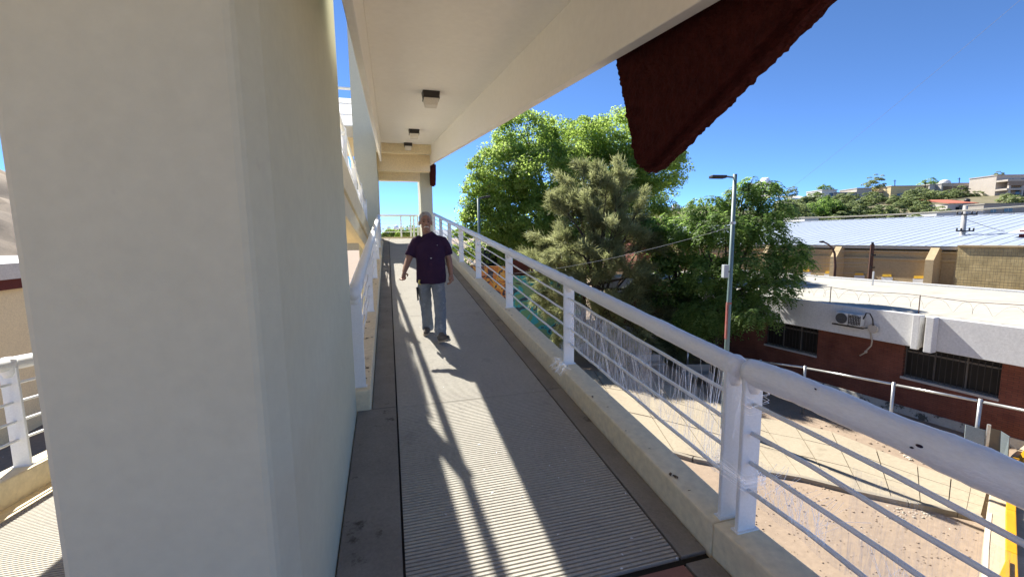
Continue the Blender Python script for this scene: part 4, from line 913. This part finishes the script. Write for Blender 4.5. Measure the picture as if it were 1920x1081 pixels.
# big bright tree
D1 = 34
big = bl([(990, 262, 52, 44, 0), (1075, 278, 60, 48, 1), (1160, 272, 62, 48, 0), (1225, 318, 58, 36, -1), (945, 335, 58, 50, -1), (1035, 345, 80, 60, -1.5), (1130, 350, 80, 60, 0), (905, 400, 32, 40, -.5), (930, 425, 52, 46, -1), (1000, 430, 70, 50, -1.5), (1090, 440, 80, 50, -1), (1180, 390, 70, 50, 0), (905, 352, 24, 16, -1), (960, 480, 60, 34, 0), (1050, 500, 70, 40, 0)], D1)
b0 = at(1040, 560, D1+1); tree('broadleaf_tree', 'huge bright green leafy tree rising behind the railing', (b0.x, b0.y, GZ), tuple(at(1050, 430, D1+1)), big, .5, L_big, 1150, 210, 1.05, .18, up_bias=.2, flat=.95)
# small bright trees beyond the landing
for k, (px, py, rx, ry, d, lb2) in enumerate(((772, 438, 20, 14, 45, 'small bright green treetop right behind the landing railing'), (735, 441, 14, 9, 52, 'tiny green treetop left behind the landing railing'), (866, 470, 26, 40, 34, 'leafy bright green tree seen through the upper part of the right railing'))):
    B = bl([(px, py, rx, ry, 0), (px-rx*.6, py+ry*.5, rx*.7, ry*.7, 0), (px+rx*.6, py+ry*.6, rx*.8, ry*.7, 0)], d); q = at(px, py+ry, d)
    tree('small_tree', lb2, (q.x, q.y, GZ), (q.x, q.y, q.z), B, .14, L_big, 60, 70, .5, .22)
# mid green tree behind lamp (right tree) with drooping compound leaves
D2 = 20.0
rtb = bl([(1325, 392, 34, 26, 1), (1392, 372, 26, 30, .5), (1432, 362, 26, 26, 0), (1408, 342, 12, 12, 0), (1455, 395, 24, 20, -.3), (1360, 432, 52, 38, 0), (1425, 430, 40, 34, -.5), (1478, 468, 28, 26, -1), (1498, 492, 18, 14, -1.4), (1400, 500, 48, 36, -.8), (1340, 515, 44, 38, .3), (1445, 545, 30, 24, -1.6), (1470, 520, 22, 18, -1.6), (1300, 440, 34, 32, 1.5), (1345, 590, 50, 34, 0), (1415, 588, 34, 18, -1.8), (1310, 600, 40, 40, .8), (1380, 560, 34, 26, -.6)], D2)
b0 = at(1335, 640, D2+.5); RT = thing('broadleaf_tree', 'dark green tree with drooping leaves beside the lamp pole, over the white roof', 'tree', (b0.x, b0.y, GZ))
mb = MB(); limbs(mb, (b0.x, b0.y, GZ), tuple(at(1360, 540, D2)), rtb, .17); mb.build('trunk', M_bark, RT, smooth=True)
def sprays(blobs, n, L_, nl, lw, down=.8):
    W = np.array([b[1][0]*b[1][1]*b[1][2] for b in blobs])**.67; W = W/W.sum(); Cs, As, Bs, Ts, Ss = [], [], [], [], []
    for bi, (c, r_) in enumerate(blobs):
        for _ in range(max(4, int(n*W[bi]))):
            d = rnd_dirs(1)[0]; d[2] = d[2]*.8+.15; p = np.array(c)+d*np.array(r_)*rng.uniform(.45, 1.05)**.5; ton = np.clip(rng.normal(.45, .2), 0, 1)
            h = d*np.array([1, 1, .2]); h = h/(np.linalg.norm(h)+1e-6); L2 = L_*rng.uniform(.7, 1.3)
            side = np.cross(h, [0, 0, 1]); side /= np.linalg.norm(side)+1e-6
            for j in range(nl):
                u = (j+1)/nl; q = p+h*L2*u*(1-.3*u)+np.array([0, 0, -down*L2*u*u])
                for sg_ in (-1, 1):
                    ax = side*sg_*.8+h*.45+np.array([0, 0, -.45])+rng.normal(0, .12, 3); ax /= np.linalg.norm(ax); s2 = lw*rng.uniform(.75, 1.2)*(1-.35*u)
                    Cs.append(q+ax*s2*.5); As.append(ax); bb = np.cross(ax, rng.normal(0, .35, 3)+np.array([0, 0, 1])+h*.3); Bs.append(bb/(np.linalg.norm(bb)+1e-6)); Ts.append(np.clip(ton+rng.normal(0, .12), 0, 1)); Ss.append(s2)
    C, A, B, s = np.array(Cs), np.array(As), np.array(Bs), np.array(Ss)[:, None]
    V = np.stack([C-A*s*.5, C+B*s*.17, C+A*s*.5, C-B*s*.17], axis=1).reshape(-1, 3)
    return V, np.arange(len(V)).reshape(-1, 4), np.array(Ts)
V, F, ton = sprays(rtb, 3300, .55, 7, .25)
raw_mesh('crown', V, F, L_mid, RT, ton)
# second, deeper green tree between the two
gtb = bl([(1265, 470, 40, 36, 0), (1240, 430, 30, 24, 0), (1300, 520, 44, 40, 0), (1250, 540, 40, 36, 0), (1275, 440, 30, 26, 1)], 23); b0 = at(1265, 560, 23)
tree('broadleaf_tree', 'smaller fresh green tree between the grey green tree and the lamp pole', (b0.x, b0.y, GZ), tuple(at(1265, 500, 23)), gtb, .16, L_mid, 110, 90, .6, .2)
# feathery grey green tree
D3 = 24.0
fe = thing('feathery_tree', 'feathery grey green tree with fine needles in front of the big tree', 'tree', tuple(at(1130, 700, D3).xy)+(GZ,))
root = Vector(tuple(at(1120, 700, D3).xy)+(GZ,)); mb = MB()
tips = [(1112, 338, 0), (1075, 345, .5), (1092, 328, .3), (1140, 332, -.2), (1165, 345, -.5), (1050, 390, 0), (1200, 385, -.5), (1030, 450, .5), (1225, 430, 0), (1240, 480, -.6), (1020, 520, 0), (1060, 470, -1), (1110, 420, -1.2), (1160, 430, -1.2), (1205, 470, -1.2), (1090, 520, -1.5), (1150, 510, -1.7), (1210, 540, -1.5), (1250, 540, -.5), (1070, 580, -1.2), (1130, 590, -1.8), (1190, 600, -1.8), (1245, 610, -1.2), (1265, 580, -.4), (1030, 570, .3), (1100, 640, -1.2), (1160, 650, -1.8), (1220, 660, -1.5), (1260, 650, -1), (1140, 380, .4), (1180, 560, -.5), (1100, 470, .6), (1010, 490, .8), (1045, 620, 0), (1290, 600, -.2)]
Vs, Ts = [], []
def needles(path, n, L_, spread):
    P = np.array([tuple(p) for p in path]); m = len(P); u = rng.uniform(.3, 1, n)**.7*(m-1); i = np.minimum(u.astype(int), m-2); w = (u-i)[:, None]
    p = P[i]*(1-w)+P[i+1]*w; tan = P[i+1]-P[i]; tan /= np.linalg.norm(tan, axis=1, keepdims=True)
    p = p+rng.normal(0, spread, (n, 3))
    a = tan*.8+rng.normal(0, .55, (n, 3))+np.array([0, 0, .05]); a /= np.linalg.norm(a, axis=1, keepdims=True)
    b = np.cross(a, rnd_dirs(n)); b /= np.linalg.norm(b, axis=1, keepdims=True)+1e-9; l = (L_*rng.uniform(.5, 1.3, n))[:, None]; wd = .013
    Vs.append(np.stack([p-b*wd, p+a*l*.5-b*wd+np.array([0, 0, .01]), p+a*l, p+a*l*.5+b*wd], axis=1).reshape(-1, 3)); Ts.append(np.clip(rng.normal(.45, .18)+rng.normal(0, .15, n), 0, 1))
for px, py, dd in tips:
    tp = at(px, py, D3+dd*1.2); st = root.lerp(Vector((root.x, root.y, 1.5)), rng.uniform(.25, .8)); m1 = st.lerp(tp, .45)+Vector((0, 0, .5)); path = [st, m1, st.lerp(tp, .8)+Vector((0, 0, .35)), tp]
    mb.tube(path, [.09, .06, .035, .012], 6)
    for _ in range(9):
        u = rng.uniform(.35, .95); s2 = m1.lerp(tp, u) if u > .4 else st.lerp(m1, .6+u); dv = (tp-st).normalized()*.9+Vector(rng.normal(0, .6, 3))+Vector((0, 0, .15)); e = s2+dv.normalized()*rng.uniform(.8, 1.8)
        pth = [s2, s2.lerp(e, .5)+Vector((0, 0, .08)), e-Vector((0, 0, .1))]; mb.tube(pth, [.022, .014, .005], 4); needles(pth, 330, .40, .10)
    needles(path, 260, .34, .1)
mb.tube([root, root+Vector((.1, 0, 1.5)), root+Vector((-.1, .1, 3.5)), Vector((root.x, root.y, 2.0))], [.28, .22, .16, .1], 10); mb.build('trunk', M_bark, fe, smooth=True)
V = np.concatenate(Vs); raw_mesh('crown', V, np.arange(len(V)).reshape(-1, 4), L_oli, fe, np.concatenate(Ts))
# trees on the hill (each its own)
for k, (px, py, rx, ry, d, m_, lb2) in enumerate((
    (1642, 345, 20, 21, 153, L_far, 'round grey green tree standing on the ridge beside the box house'),
    (1742, 343, 15, 10, 152, L_mid, 'bright bushy tree behind the yellow house'),
    (1546, 352, 12, 8, 158, L_mid, 'small tree behind the small white hill house'),
    (1484, 360, 12, 11, 150, L_far, 'small dark tree at the left end of the hill row'),
    (1872, 329, 10, 8, 150, L_far, 'round tree on top of the hill behind the modern house'),
    (1834, 340, 8, 6, 150, L_far, 'tiny tree right of the wide grey house'),
    (1527, 366, 12, 9, 147, L_mid, 'dark green bush beside the small white hill house'),
    (1899, 375, 24, 13, 116, L_far, 'olive bush before the unfinished grey house'),
    (1832, 366, 13, 9, 138, L_far, 'round shrub before the wide grey house'),
    (1752, 372, 26, 17, 135, L_far, 'large olive shrub below the narrow white house'),
    (1545, 388, 30, 20, 118, L_mid, 'dense dark green tree on the hillside below the white house'),
    (1485, 392, 30, 22, 112, L_far, 'pale green tree on the hillside at its left end'))):
    B = bl([(px, py, rx*.8, ry*.8, 0), (px-rx*.5, py+ry*.3, rx*.6, ry*.6, 0), (px+rx*.5, py+ry*.25, rx*.6, ry*.6, -.3)], d); q = at(px, py+ry, d)
    kk = d/FPX; tree('hill_tree', lb2, (q.x, q.y, q.z-1.5), tuple(q), B, .25, m_, 46, 60, rx*kk*.28, rx*kk*.12)
# hillside scrub, each shrub a copy of one of three
protos = []
for k in range(3):
    t = thing('hill_shrub', 'rounded olive green shrub growing among the others on the hillside scrub', 'shrub', (0, 0, 0), 'scrub on the hillside')
    B = [((0, 0, 1.1), (1.7, 1.7, 1.1)), ((1.0, .3, .8), (1.1, 1.1, .8)), ((-.9, -.4, .9), (1.2, 1.2, .9))]
    C, N, s, ton = clumpy(B, 40, 60, .55, .3); V, F = leaf_quads(C, N, s, .6); raw_mesh('foliage', V, F, L_far, t, ton)
    m_ = MB(); m_.tube([(0, 0, -.8), (0, 0, .6)], [.12, .06], 6); m_.tube([(0, 0, .2), (.7, .2, 1)], [.06, .02], 5); m_.build('stem', M_bark, t); protos.append(t)
rg = random.Random(9); first = [True]*3
for k in range(150):
    d = rg.uniform(88, 143); a = rg.uniform(.60, 1.03); Lx = a*d
    if a > .98 and d < 125: continue
    i = k % 3; o = protos[i] if first[i] else copy_tree(protos[i]); first[i] = False
    o.location = camloc(Lx, d, hill_h(Lx, d)-.2); o.rotation_euler = (0, 0, rg.uniform(0, 6.28)); s = rg.uniform(.8, 1.6); o.scale = (s, s, s*rg.uniform(.8, 1.1))
# far ridge scrub as one mass
Cs = []
for k in range(500):
    d = rg.uniform(360, 450); a = rg.uniform(.2, .75); c = np.array(camloc(a*d, d, ridge_h(a*d, d)+1)); Cs.append(c+rng.normal(0, 1.3, (28, 3))*np.array([1, 1, .6]))
C = np.concatenate(Cs); N = rnd_dirs(len(C)); V, F = leaf_quads(C, N, rng.uniform(.6, 1.4, len(C)), .7); o = raw_mesh('ridge_scrub', V, F, L_far, None, rng.uniform(0, 1, len(C))); o['kind'] = 'stuff'; o['label'] = 'olive scrub covering the far ridge'; o['category'] = 'scrub'

# ================================================================== THE WALKING MAN
PX, PY = .515, 5.80; PZ = S*PY
man = thing('person', 'grey haired man in dark purple t-shirt and faded jeans walking down the ramp', 'person', (PX, PY, PZ))
def solid(mb, name, m_, parent, vox, smooth_it=6, disp=None):
    o = mb.build(name, m_, parent, local=True)
    rm = o.modifiers.new('r', 'REMESH'); rm.mode = 'VOXEL'; rm.voxel_size = vox
    sm = o.modifiers.new('s', 'SMOOTH'); sm.iterations = smooth_it; sm.factor = .5
    if disp:
        tx = bpy.data.textures.new(name+'_fold', 'CLOUDS'); tx.noise_scale = disp[1]; dm = o.modifiers.new('d', 'DISPLACE'); dm.texture = tx; dm.strength = disp[0]; dm.mid_level = .5
    dg = bpy.context.evaluated_depsgraph_get(); me = bpy.data.meshes.new_from_object(o.evaluated_get(dg)); o.modifiers.clear(); o.data = me
    me.polygons.foreach_set('use_smooth', [True]*len(me.polygons)); return o
M_skin = mat('skin', (.32, .175, .115), (.27, .145, .095), 12, .55, .05, 80, spec=.4, fine=.05)
M_shirt = mat('purple_cotton', (.042, .020, .045), (.034, .016, .038), 9, .95, .25, 120, spec=.15)
M_jean = mat('faded_denim', (.235, .255, .27), (.15, .17, .19), 5, .95, .35, 160, spec=.15, stain=(.34, .355, .36), sscale=5, sthr=.55, sw=.14)
M_hair = mat('grey_hair', (.40, .39, .37), (.22, .21, .205), 34, .8, .5, 90, stretch=(1, 1, .4))
HX = -.045
b = MB()
# head, neck
b.ball((HX, -.03, 1.575), (.074, .092, .092)); b.ball((HX, -.055, 1.505), (.062, .072, .085)); b.ball((HX, -.075, 1.455), (.042, .045, .038)); b.tube([(HX*.5, .01, 1.36), (HX, -.015, 1.47)], [.06, .055], 12)
b.tube([(HX, -.118, 1.565), (HX, -.142, 1.522), (HX, -.13, 1.512)], [.012, .019, .016], 8); b.ball((HX-.018, -.125, 1.513), .012, 8, 6); b.ball((HX+.018, -.125, 1.513), .012, 8, 6)
b.ball((HX-.03, -.106, 1.572), (.026, .018, .010)); b.ball((HX+.03, -.106, 1.572), (.026, .018, .010))
b.ball((HX-.04, -.09, 1.525), (.024, .024, .022)); b.ball((HX+.04, -.09, 1.525), (.024, .024, .022))
b.ball((HX, -.116, 1.474), (.026, .014, .007)); b.ball((HX, -.113, 1.461), (.024, .014, .008))
for sx in (-1, 1): b.ball((HX+sx*.078, -.015, 1.54), (.012, .022, .034)); b.ball((HX+sx*.08, -.012, 1.518), (.010, .014, .014))
# torso core and arms
b.tube([(0, .01, .80), (0, .0, 1.0), (0, .0, 1.2), (0, .01, 1.32), (HX*.4, .01, 1.39)], [(.15, .10), (.16, .105), (.165, .10), (.15, .08), (.07, .06)], 16)
RA = [(-.175, .01, 1.31), (-.222, .02, 1.19), (-.285, -.01, 1.06), (-.325, -.09, .965), (-.345, -.14, .915)]
LA = [(.175, .01, 1.31), (.215, .03, 1.19), (.25, .03, 1.06), (.262, -.02, .93), (.262, -.05, .855)]
for A in (RA, LA): b.tube(A, [.042, .048, .044, .037, .028], 12); b.ball(A[2], .043)
def hand(b, w, d, side, curl):
    """palm from wrist w along d; five fingers, thumb on the side"""
    w = Vector(w); d = Vector(d).normalized(); s_ = Vector(side).normalized(); s_ = (s_-d*s_.dot(d)).normalized(); n_ = d.cross(s_)
    b.tube([w, w+d*.035, w+d*.075, w+d*.09], [(.026, .02), (.034, .019), (.038, .017), (.034, .014)], 10) if abs(s_.x) < 2 else None
    for k, (off, ln) in enumerate(((.031, .07), (.011, .08), (-.010, .074), (-.030, .058))):
        p0 = w+d*.075+s_*off; p1 = p0+d*ln*.45+n_*curl*.012; p2 = p1+(d*.7+n_*curl).normalized()*ln*.35; p3 = p2+(d*.2+n_*curl*1.2).normalized()*ln*.3
        b.tube([p0, p1, p2, p3], [.0105, .0100, .009, .0075], 8); b.ball(p3, .0078, 8, 6)
    t0 = w+d*.025+s_*.028; t1 = t0+(d*.5+s_*.8+n_*.2).normalized()*.035; t2 = t1+(d*.9+s_*.2+n_*.5*curl).normalized()*.032
    b.tube([t0, t1, t2], [.013, .0115, .009], 8); b.ball(t2, .009, 8, 6)
hand(b, RA[-1], (-.02, -.05, -.1), (.9, -.4, .2), 1.0); hand(b, LA[-1], (.0, -.03, -.1), (-.3, -.95, 0), .9)
# legs under the jeans
JR = [(-.085, .0, .85), (-.085, .05, .64), (-.07, .10, .455), (-.055, .17, .25), (-.045, .24, .10)]
JL = [(.085, .0, .85), (.092, -.07, .64), (.098, -.12, .46), (.09, -.17, .25), (.08, -.215, .09)]
for A in (JR, JL): b.tube(A, [.075, .068, .052, .045, .035], 12)
solid(b, 'body', M_skin, man, .0055, 3)
# shirt
b = MB(); b.tube([(.005, .0, .755), (.005, -.005, .80), (.005, -.012, .92), (.003, -.012, 1.04), (0, -.005, 1.18), (0, .0, 1.28), (0, .005, 1.335), (HX*.35, .005, 1.375), (HX*.6, .0, 1.412)], [(.192, .142), (.197, .146), (.197, .15), (.190, .145), (.194, .132), (.182, .115), (.140, .098), (.092, .08), (.066, .07)], 24)
for A, sx in ((RA, -1), (LA, 1)): b.tube([(sx*.10, .005, 1.335), (sx*.165, .008, 1.305), tuple(Vector(A[1])+Vector((sx*.0, 0, .02))), tuple(Vector(A[1]).lerp(Vector(A[2]), .6)+Vector((sx*.004, 0, 0)))], [.055, .072, .074, .070], 16)
solid(b, 'shirt', M_shirt, man, .009, 4, (.016, .11))
# jeans
b = MB(); b.tube([(0, .0, .90), (0, .0, .82), (0, .0, .74)], [(.165, .12), (.175, .125), (.172, .12)], 20)
b.tube([(-.085, 0, .80)]+JR[1:4]+[(-.045, .225, .115), (-.045, .235, .075)], [.09, .088, .077, .072, .078, .08], 16); b.tube([(.085, 0, .80)]+JL[1:4]+[(.08, -.205, .10), (.08, -.215, .065)], [.09, .09, .078, .073, .078, .08], 16)
solid(b, 'jeans', M_jean, man, .009, 3, (.022, .07))
# shoes
def shoe(heel, toe, nm):
    heel, toe = Vector(heel), Vector(toe); d = toe-heel; b = MB(); b.tube([heel, heel+d*.25+Vector((0, 0, .012)), heel+d*.6, heel+d*.9-Vector((0, 0, .008)), toe], [(.036, .045), (.042, .05), (.048, .042), (.044, .032), (.025, .02)], 14); b.ball(heel+d*.22+Vector((0, 0, .04)), (.045, .05, .05))
    o = solid(b, 'shoe', mat('shoe_dark', (.07, .06, .055), (.12, .105, .09), 8, .8, .2, 60), man, .008, 3)
    b = MB(); dn = Vector((0, 0, -.038)); b.tube([heel-d*.06+dn, heel+d*.3+dn, heel+d*.7+dn, toe+d*.05+dn*.6], [(.036, .012), (.042, .012), (.05, .012), (.03, .01)], 12)
    so_ = MB(); x = d.cross(Vector((0, 0, 1))).normalized(); n_ = x.cross(d).normalized()
    ring = []
    for u, w in ((-.06, .025), (.0, .037), (.25, .036), (.5, .042), (.75, .048), (.95, .038), (1.05, .018)): ring.append((u, w))
    poly = [heel+d*u+x*w-n_*.05*(1 if u < .95 else .8) for u, w in ring]+[heel+d*u-x*w-n_*.05*(1 if u < .95 else .8) for u, w in reversed(ring)]
    so_.prism(poly, n_*.022); so_.build('sole', mat('sole_tan', (.42, .36, .28), None, 6, .85), o, local=True)
zf_ = lambda y: S*y
shoe((-.045, .26, zf_(.26)+.075), (-.085, .06, zf_(.06)+.052), 'r'); shoe((.065, -.235, zf_(-.235)+.055), (.16, -.40, zf_(-.4)+.12), 'l')
# hair, brows, moustache, eyes
b = MB(); b.ball((HX, -.011, 1.602), (.084, .096, .083)); b.ball((HX, .022, 1.575), (.080, .078, .075)); b.ball((HX-.066, -.01, 1.575), (.016, .04, .035)); b.ball((HX+.066, -.01, 1.575), (.016, .04, .035))
solid(b, 'hair', M_hair, man, .005, 1, (.012, .014))
M_wh = mat('white_hair', (.62, .60, .57), None, 20, .85)
b = MB(); b.tube([(HX-.036, -.112, 1.474), (HX-.015, -.131, 1.488), (HX+.015, -.131, 1.488), (HX+.036, -.112, 1.474)], [.004, .0065, .0065, .004], 8); b.build('moustache', M_wh, man, smooth=True, local=True)
for sx in (-1, 1):
    b = MB(); b.tube([(HX+sx*.012, -.127, 1.578), (HX+sx*.032, -.124, 1.584), (HX+sx*.05, -.11, 1.576)], [.004, .005, .003], 6); b.build('eyebrow', mat('brow_grey', (.14, .12, .11), None, 20, .9), man, local=True)
    b = MB(); b.ball((HX+sx*.03, -.108, 1.553), (.013, .009, .007), 10, 7); e_ = b.build('eye', mat('eye_dark', (.05, .035, .03), None, 9, .3), man, smooth=True, local=True)
# small things on him: shirt mark, key tag
b = MB(); b.box(-.012, .008, -.156, -.150, 1.078, 1.088); b.build('shirt_mark', M_wh, man, local=True)
b = MB(); b.box(.078, .092, -.143, -.135, 1.246, 1.250); b.build('chest_mark', M_wh, man, local=True)
b = MB(); b.tube([(-.155, -.10, .80), (-.165, -.12, .765), (-.15, -.125, .74)], .012, 6); b.build('key_tag', mat('tag_yellow', (.45, .38, .10), None, 9, .6), man, local=True)
b = MB(); b.hexa([(-.19, -.03, .52), (-.17, .03, .52), (-.165, .03, .52), (-.185, -.03, .52), (-.20, -.03, .70), (-.18, .03, .70), (-.17, .03, .70), (-.19, -.03, .70)]); b.build('belt_pouch', M_dark, man, local=True)

# ---- small dirt: flakes on the parapets, gum spots, leaf litter, bare patches on the wrapped rail
rg = random.Random(21)
def flakes(name, label, pts, smin, smax, m_, lift=.003):
    f = MB()
    for p in pts:
        a = rg.uniform(0, 6.28); l = rg.uniform(smin, smax); w = l*rg.uniform(.3, .7); c, s_ = math.cos(a), math.sin(a); x, y, z = p
        f.quad((x-c*l, y-s_*l, z+lift), (x+s_*w, y-c*w, z+lift+rg.uniform(0, l*.4)), (x+c*l, y+s_*l, z+lift), (x-s_*w, y+c*w, z+lift+rg.uniform(0, l*.3)))
    o = f.build(name, m_, None, fix=False); o['kind'] = 'stuff'; o['label'] = label; o['category'] = 'litter'; return o
M_flake = mat('dry_leaf', (.10, .065, .04), (.16, .11, .06), 9, .9)
pl_ = []
for _ in range(55): y = 4.1+rg.random()**1.6*7; pl_.append((rg.uniform(-.40, -.24), y, S*y+PARH))
for _ in range(30): y = 2.0+rg.random()*8; pl_.append((rg.uniform(1.66, 1.72), y, S*y+PARH))
flakes('leaf_flakes', 'dry leaf flakes lying on the tops of the ramp parapets', pl_, .008, .03, M_flake)
gp_ = [(rg.gauss(1.05, .3), rg.gauss(2.6, .5), 0) for _ in range(26)]+[(rg.uniform(.1, 1.6), rg.uniform(2, 9), 0) for _ in range(40)]
flakes('gum_spots', 'pale gum and paint spots on the grooved ramp floor', [(min(1.44, max(.03, x)), y, S*y) for x, y, _ in gp_], .004, .014, M_sw, .001)
lt_ = []
for _ in range(260):
    q = hitz(rg.uniform(1250, 1800), rg.uniform(900, 1075), GZ); lt_.append((q.x, q.y, GZ))
for _ in range(700):
    q = FB(rg.uniform(16, 18.9), rg.uniform(6, 16), GZ); lt_.append((q.x, q.y, GZ))
flakes('ground_litter', 'dry leaves and twigs strewn over the bare earth below', lt_, .008, .028, M_flake, .006)
for (y, a_, l_) in ((.955, .2, .011), (.975, -.05, .006), (1.35, .9, .005)):
    q = Vector((1.765, y, znear(y)+1.055)); v = Vector((-1, 0, 0))*math.cos(a_)+Vector((0, 0, 1))*math.sin(a_)
    o = MB().ball(q+v*.066, (.006, l_, l_*.5), 10, 6, Matrix.Rotation(a_, 3, 'Y')).build('bare_patch', mat('bare_dark', (.03, .015, .03), None, 9, .7), [t_ for t_ in col.objects if t_.get('label', '').startswith('white film-wrapped')][0])

# cycles settings
scene.cycles.max_bounces = 9; scene.cycles.diffuse_bounces = 7; scene.cycles.glossy_bounces = 3; scene.cycles.transmission_bounces = 4; scene.cycles.transparent_max_bounces = 12
scene.cycles.caustics_reflective = False; scene.cycles.caustics_refractive = False
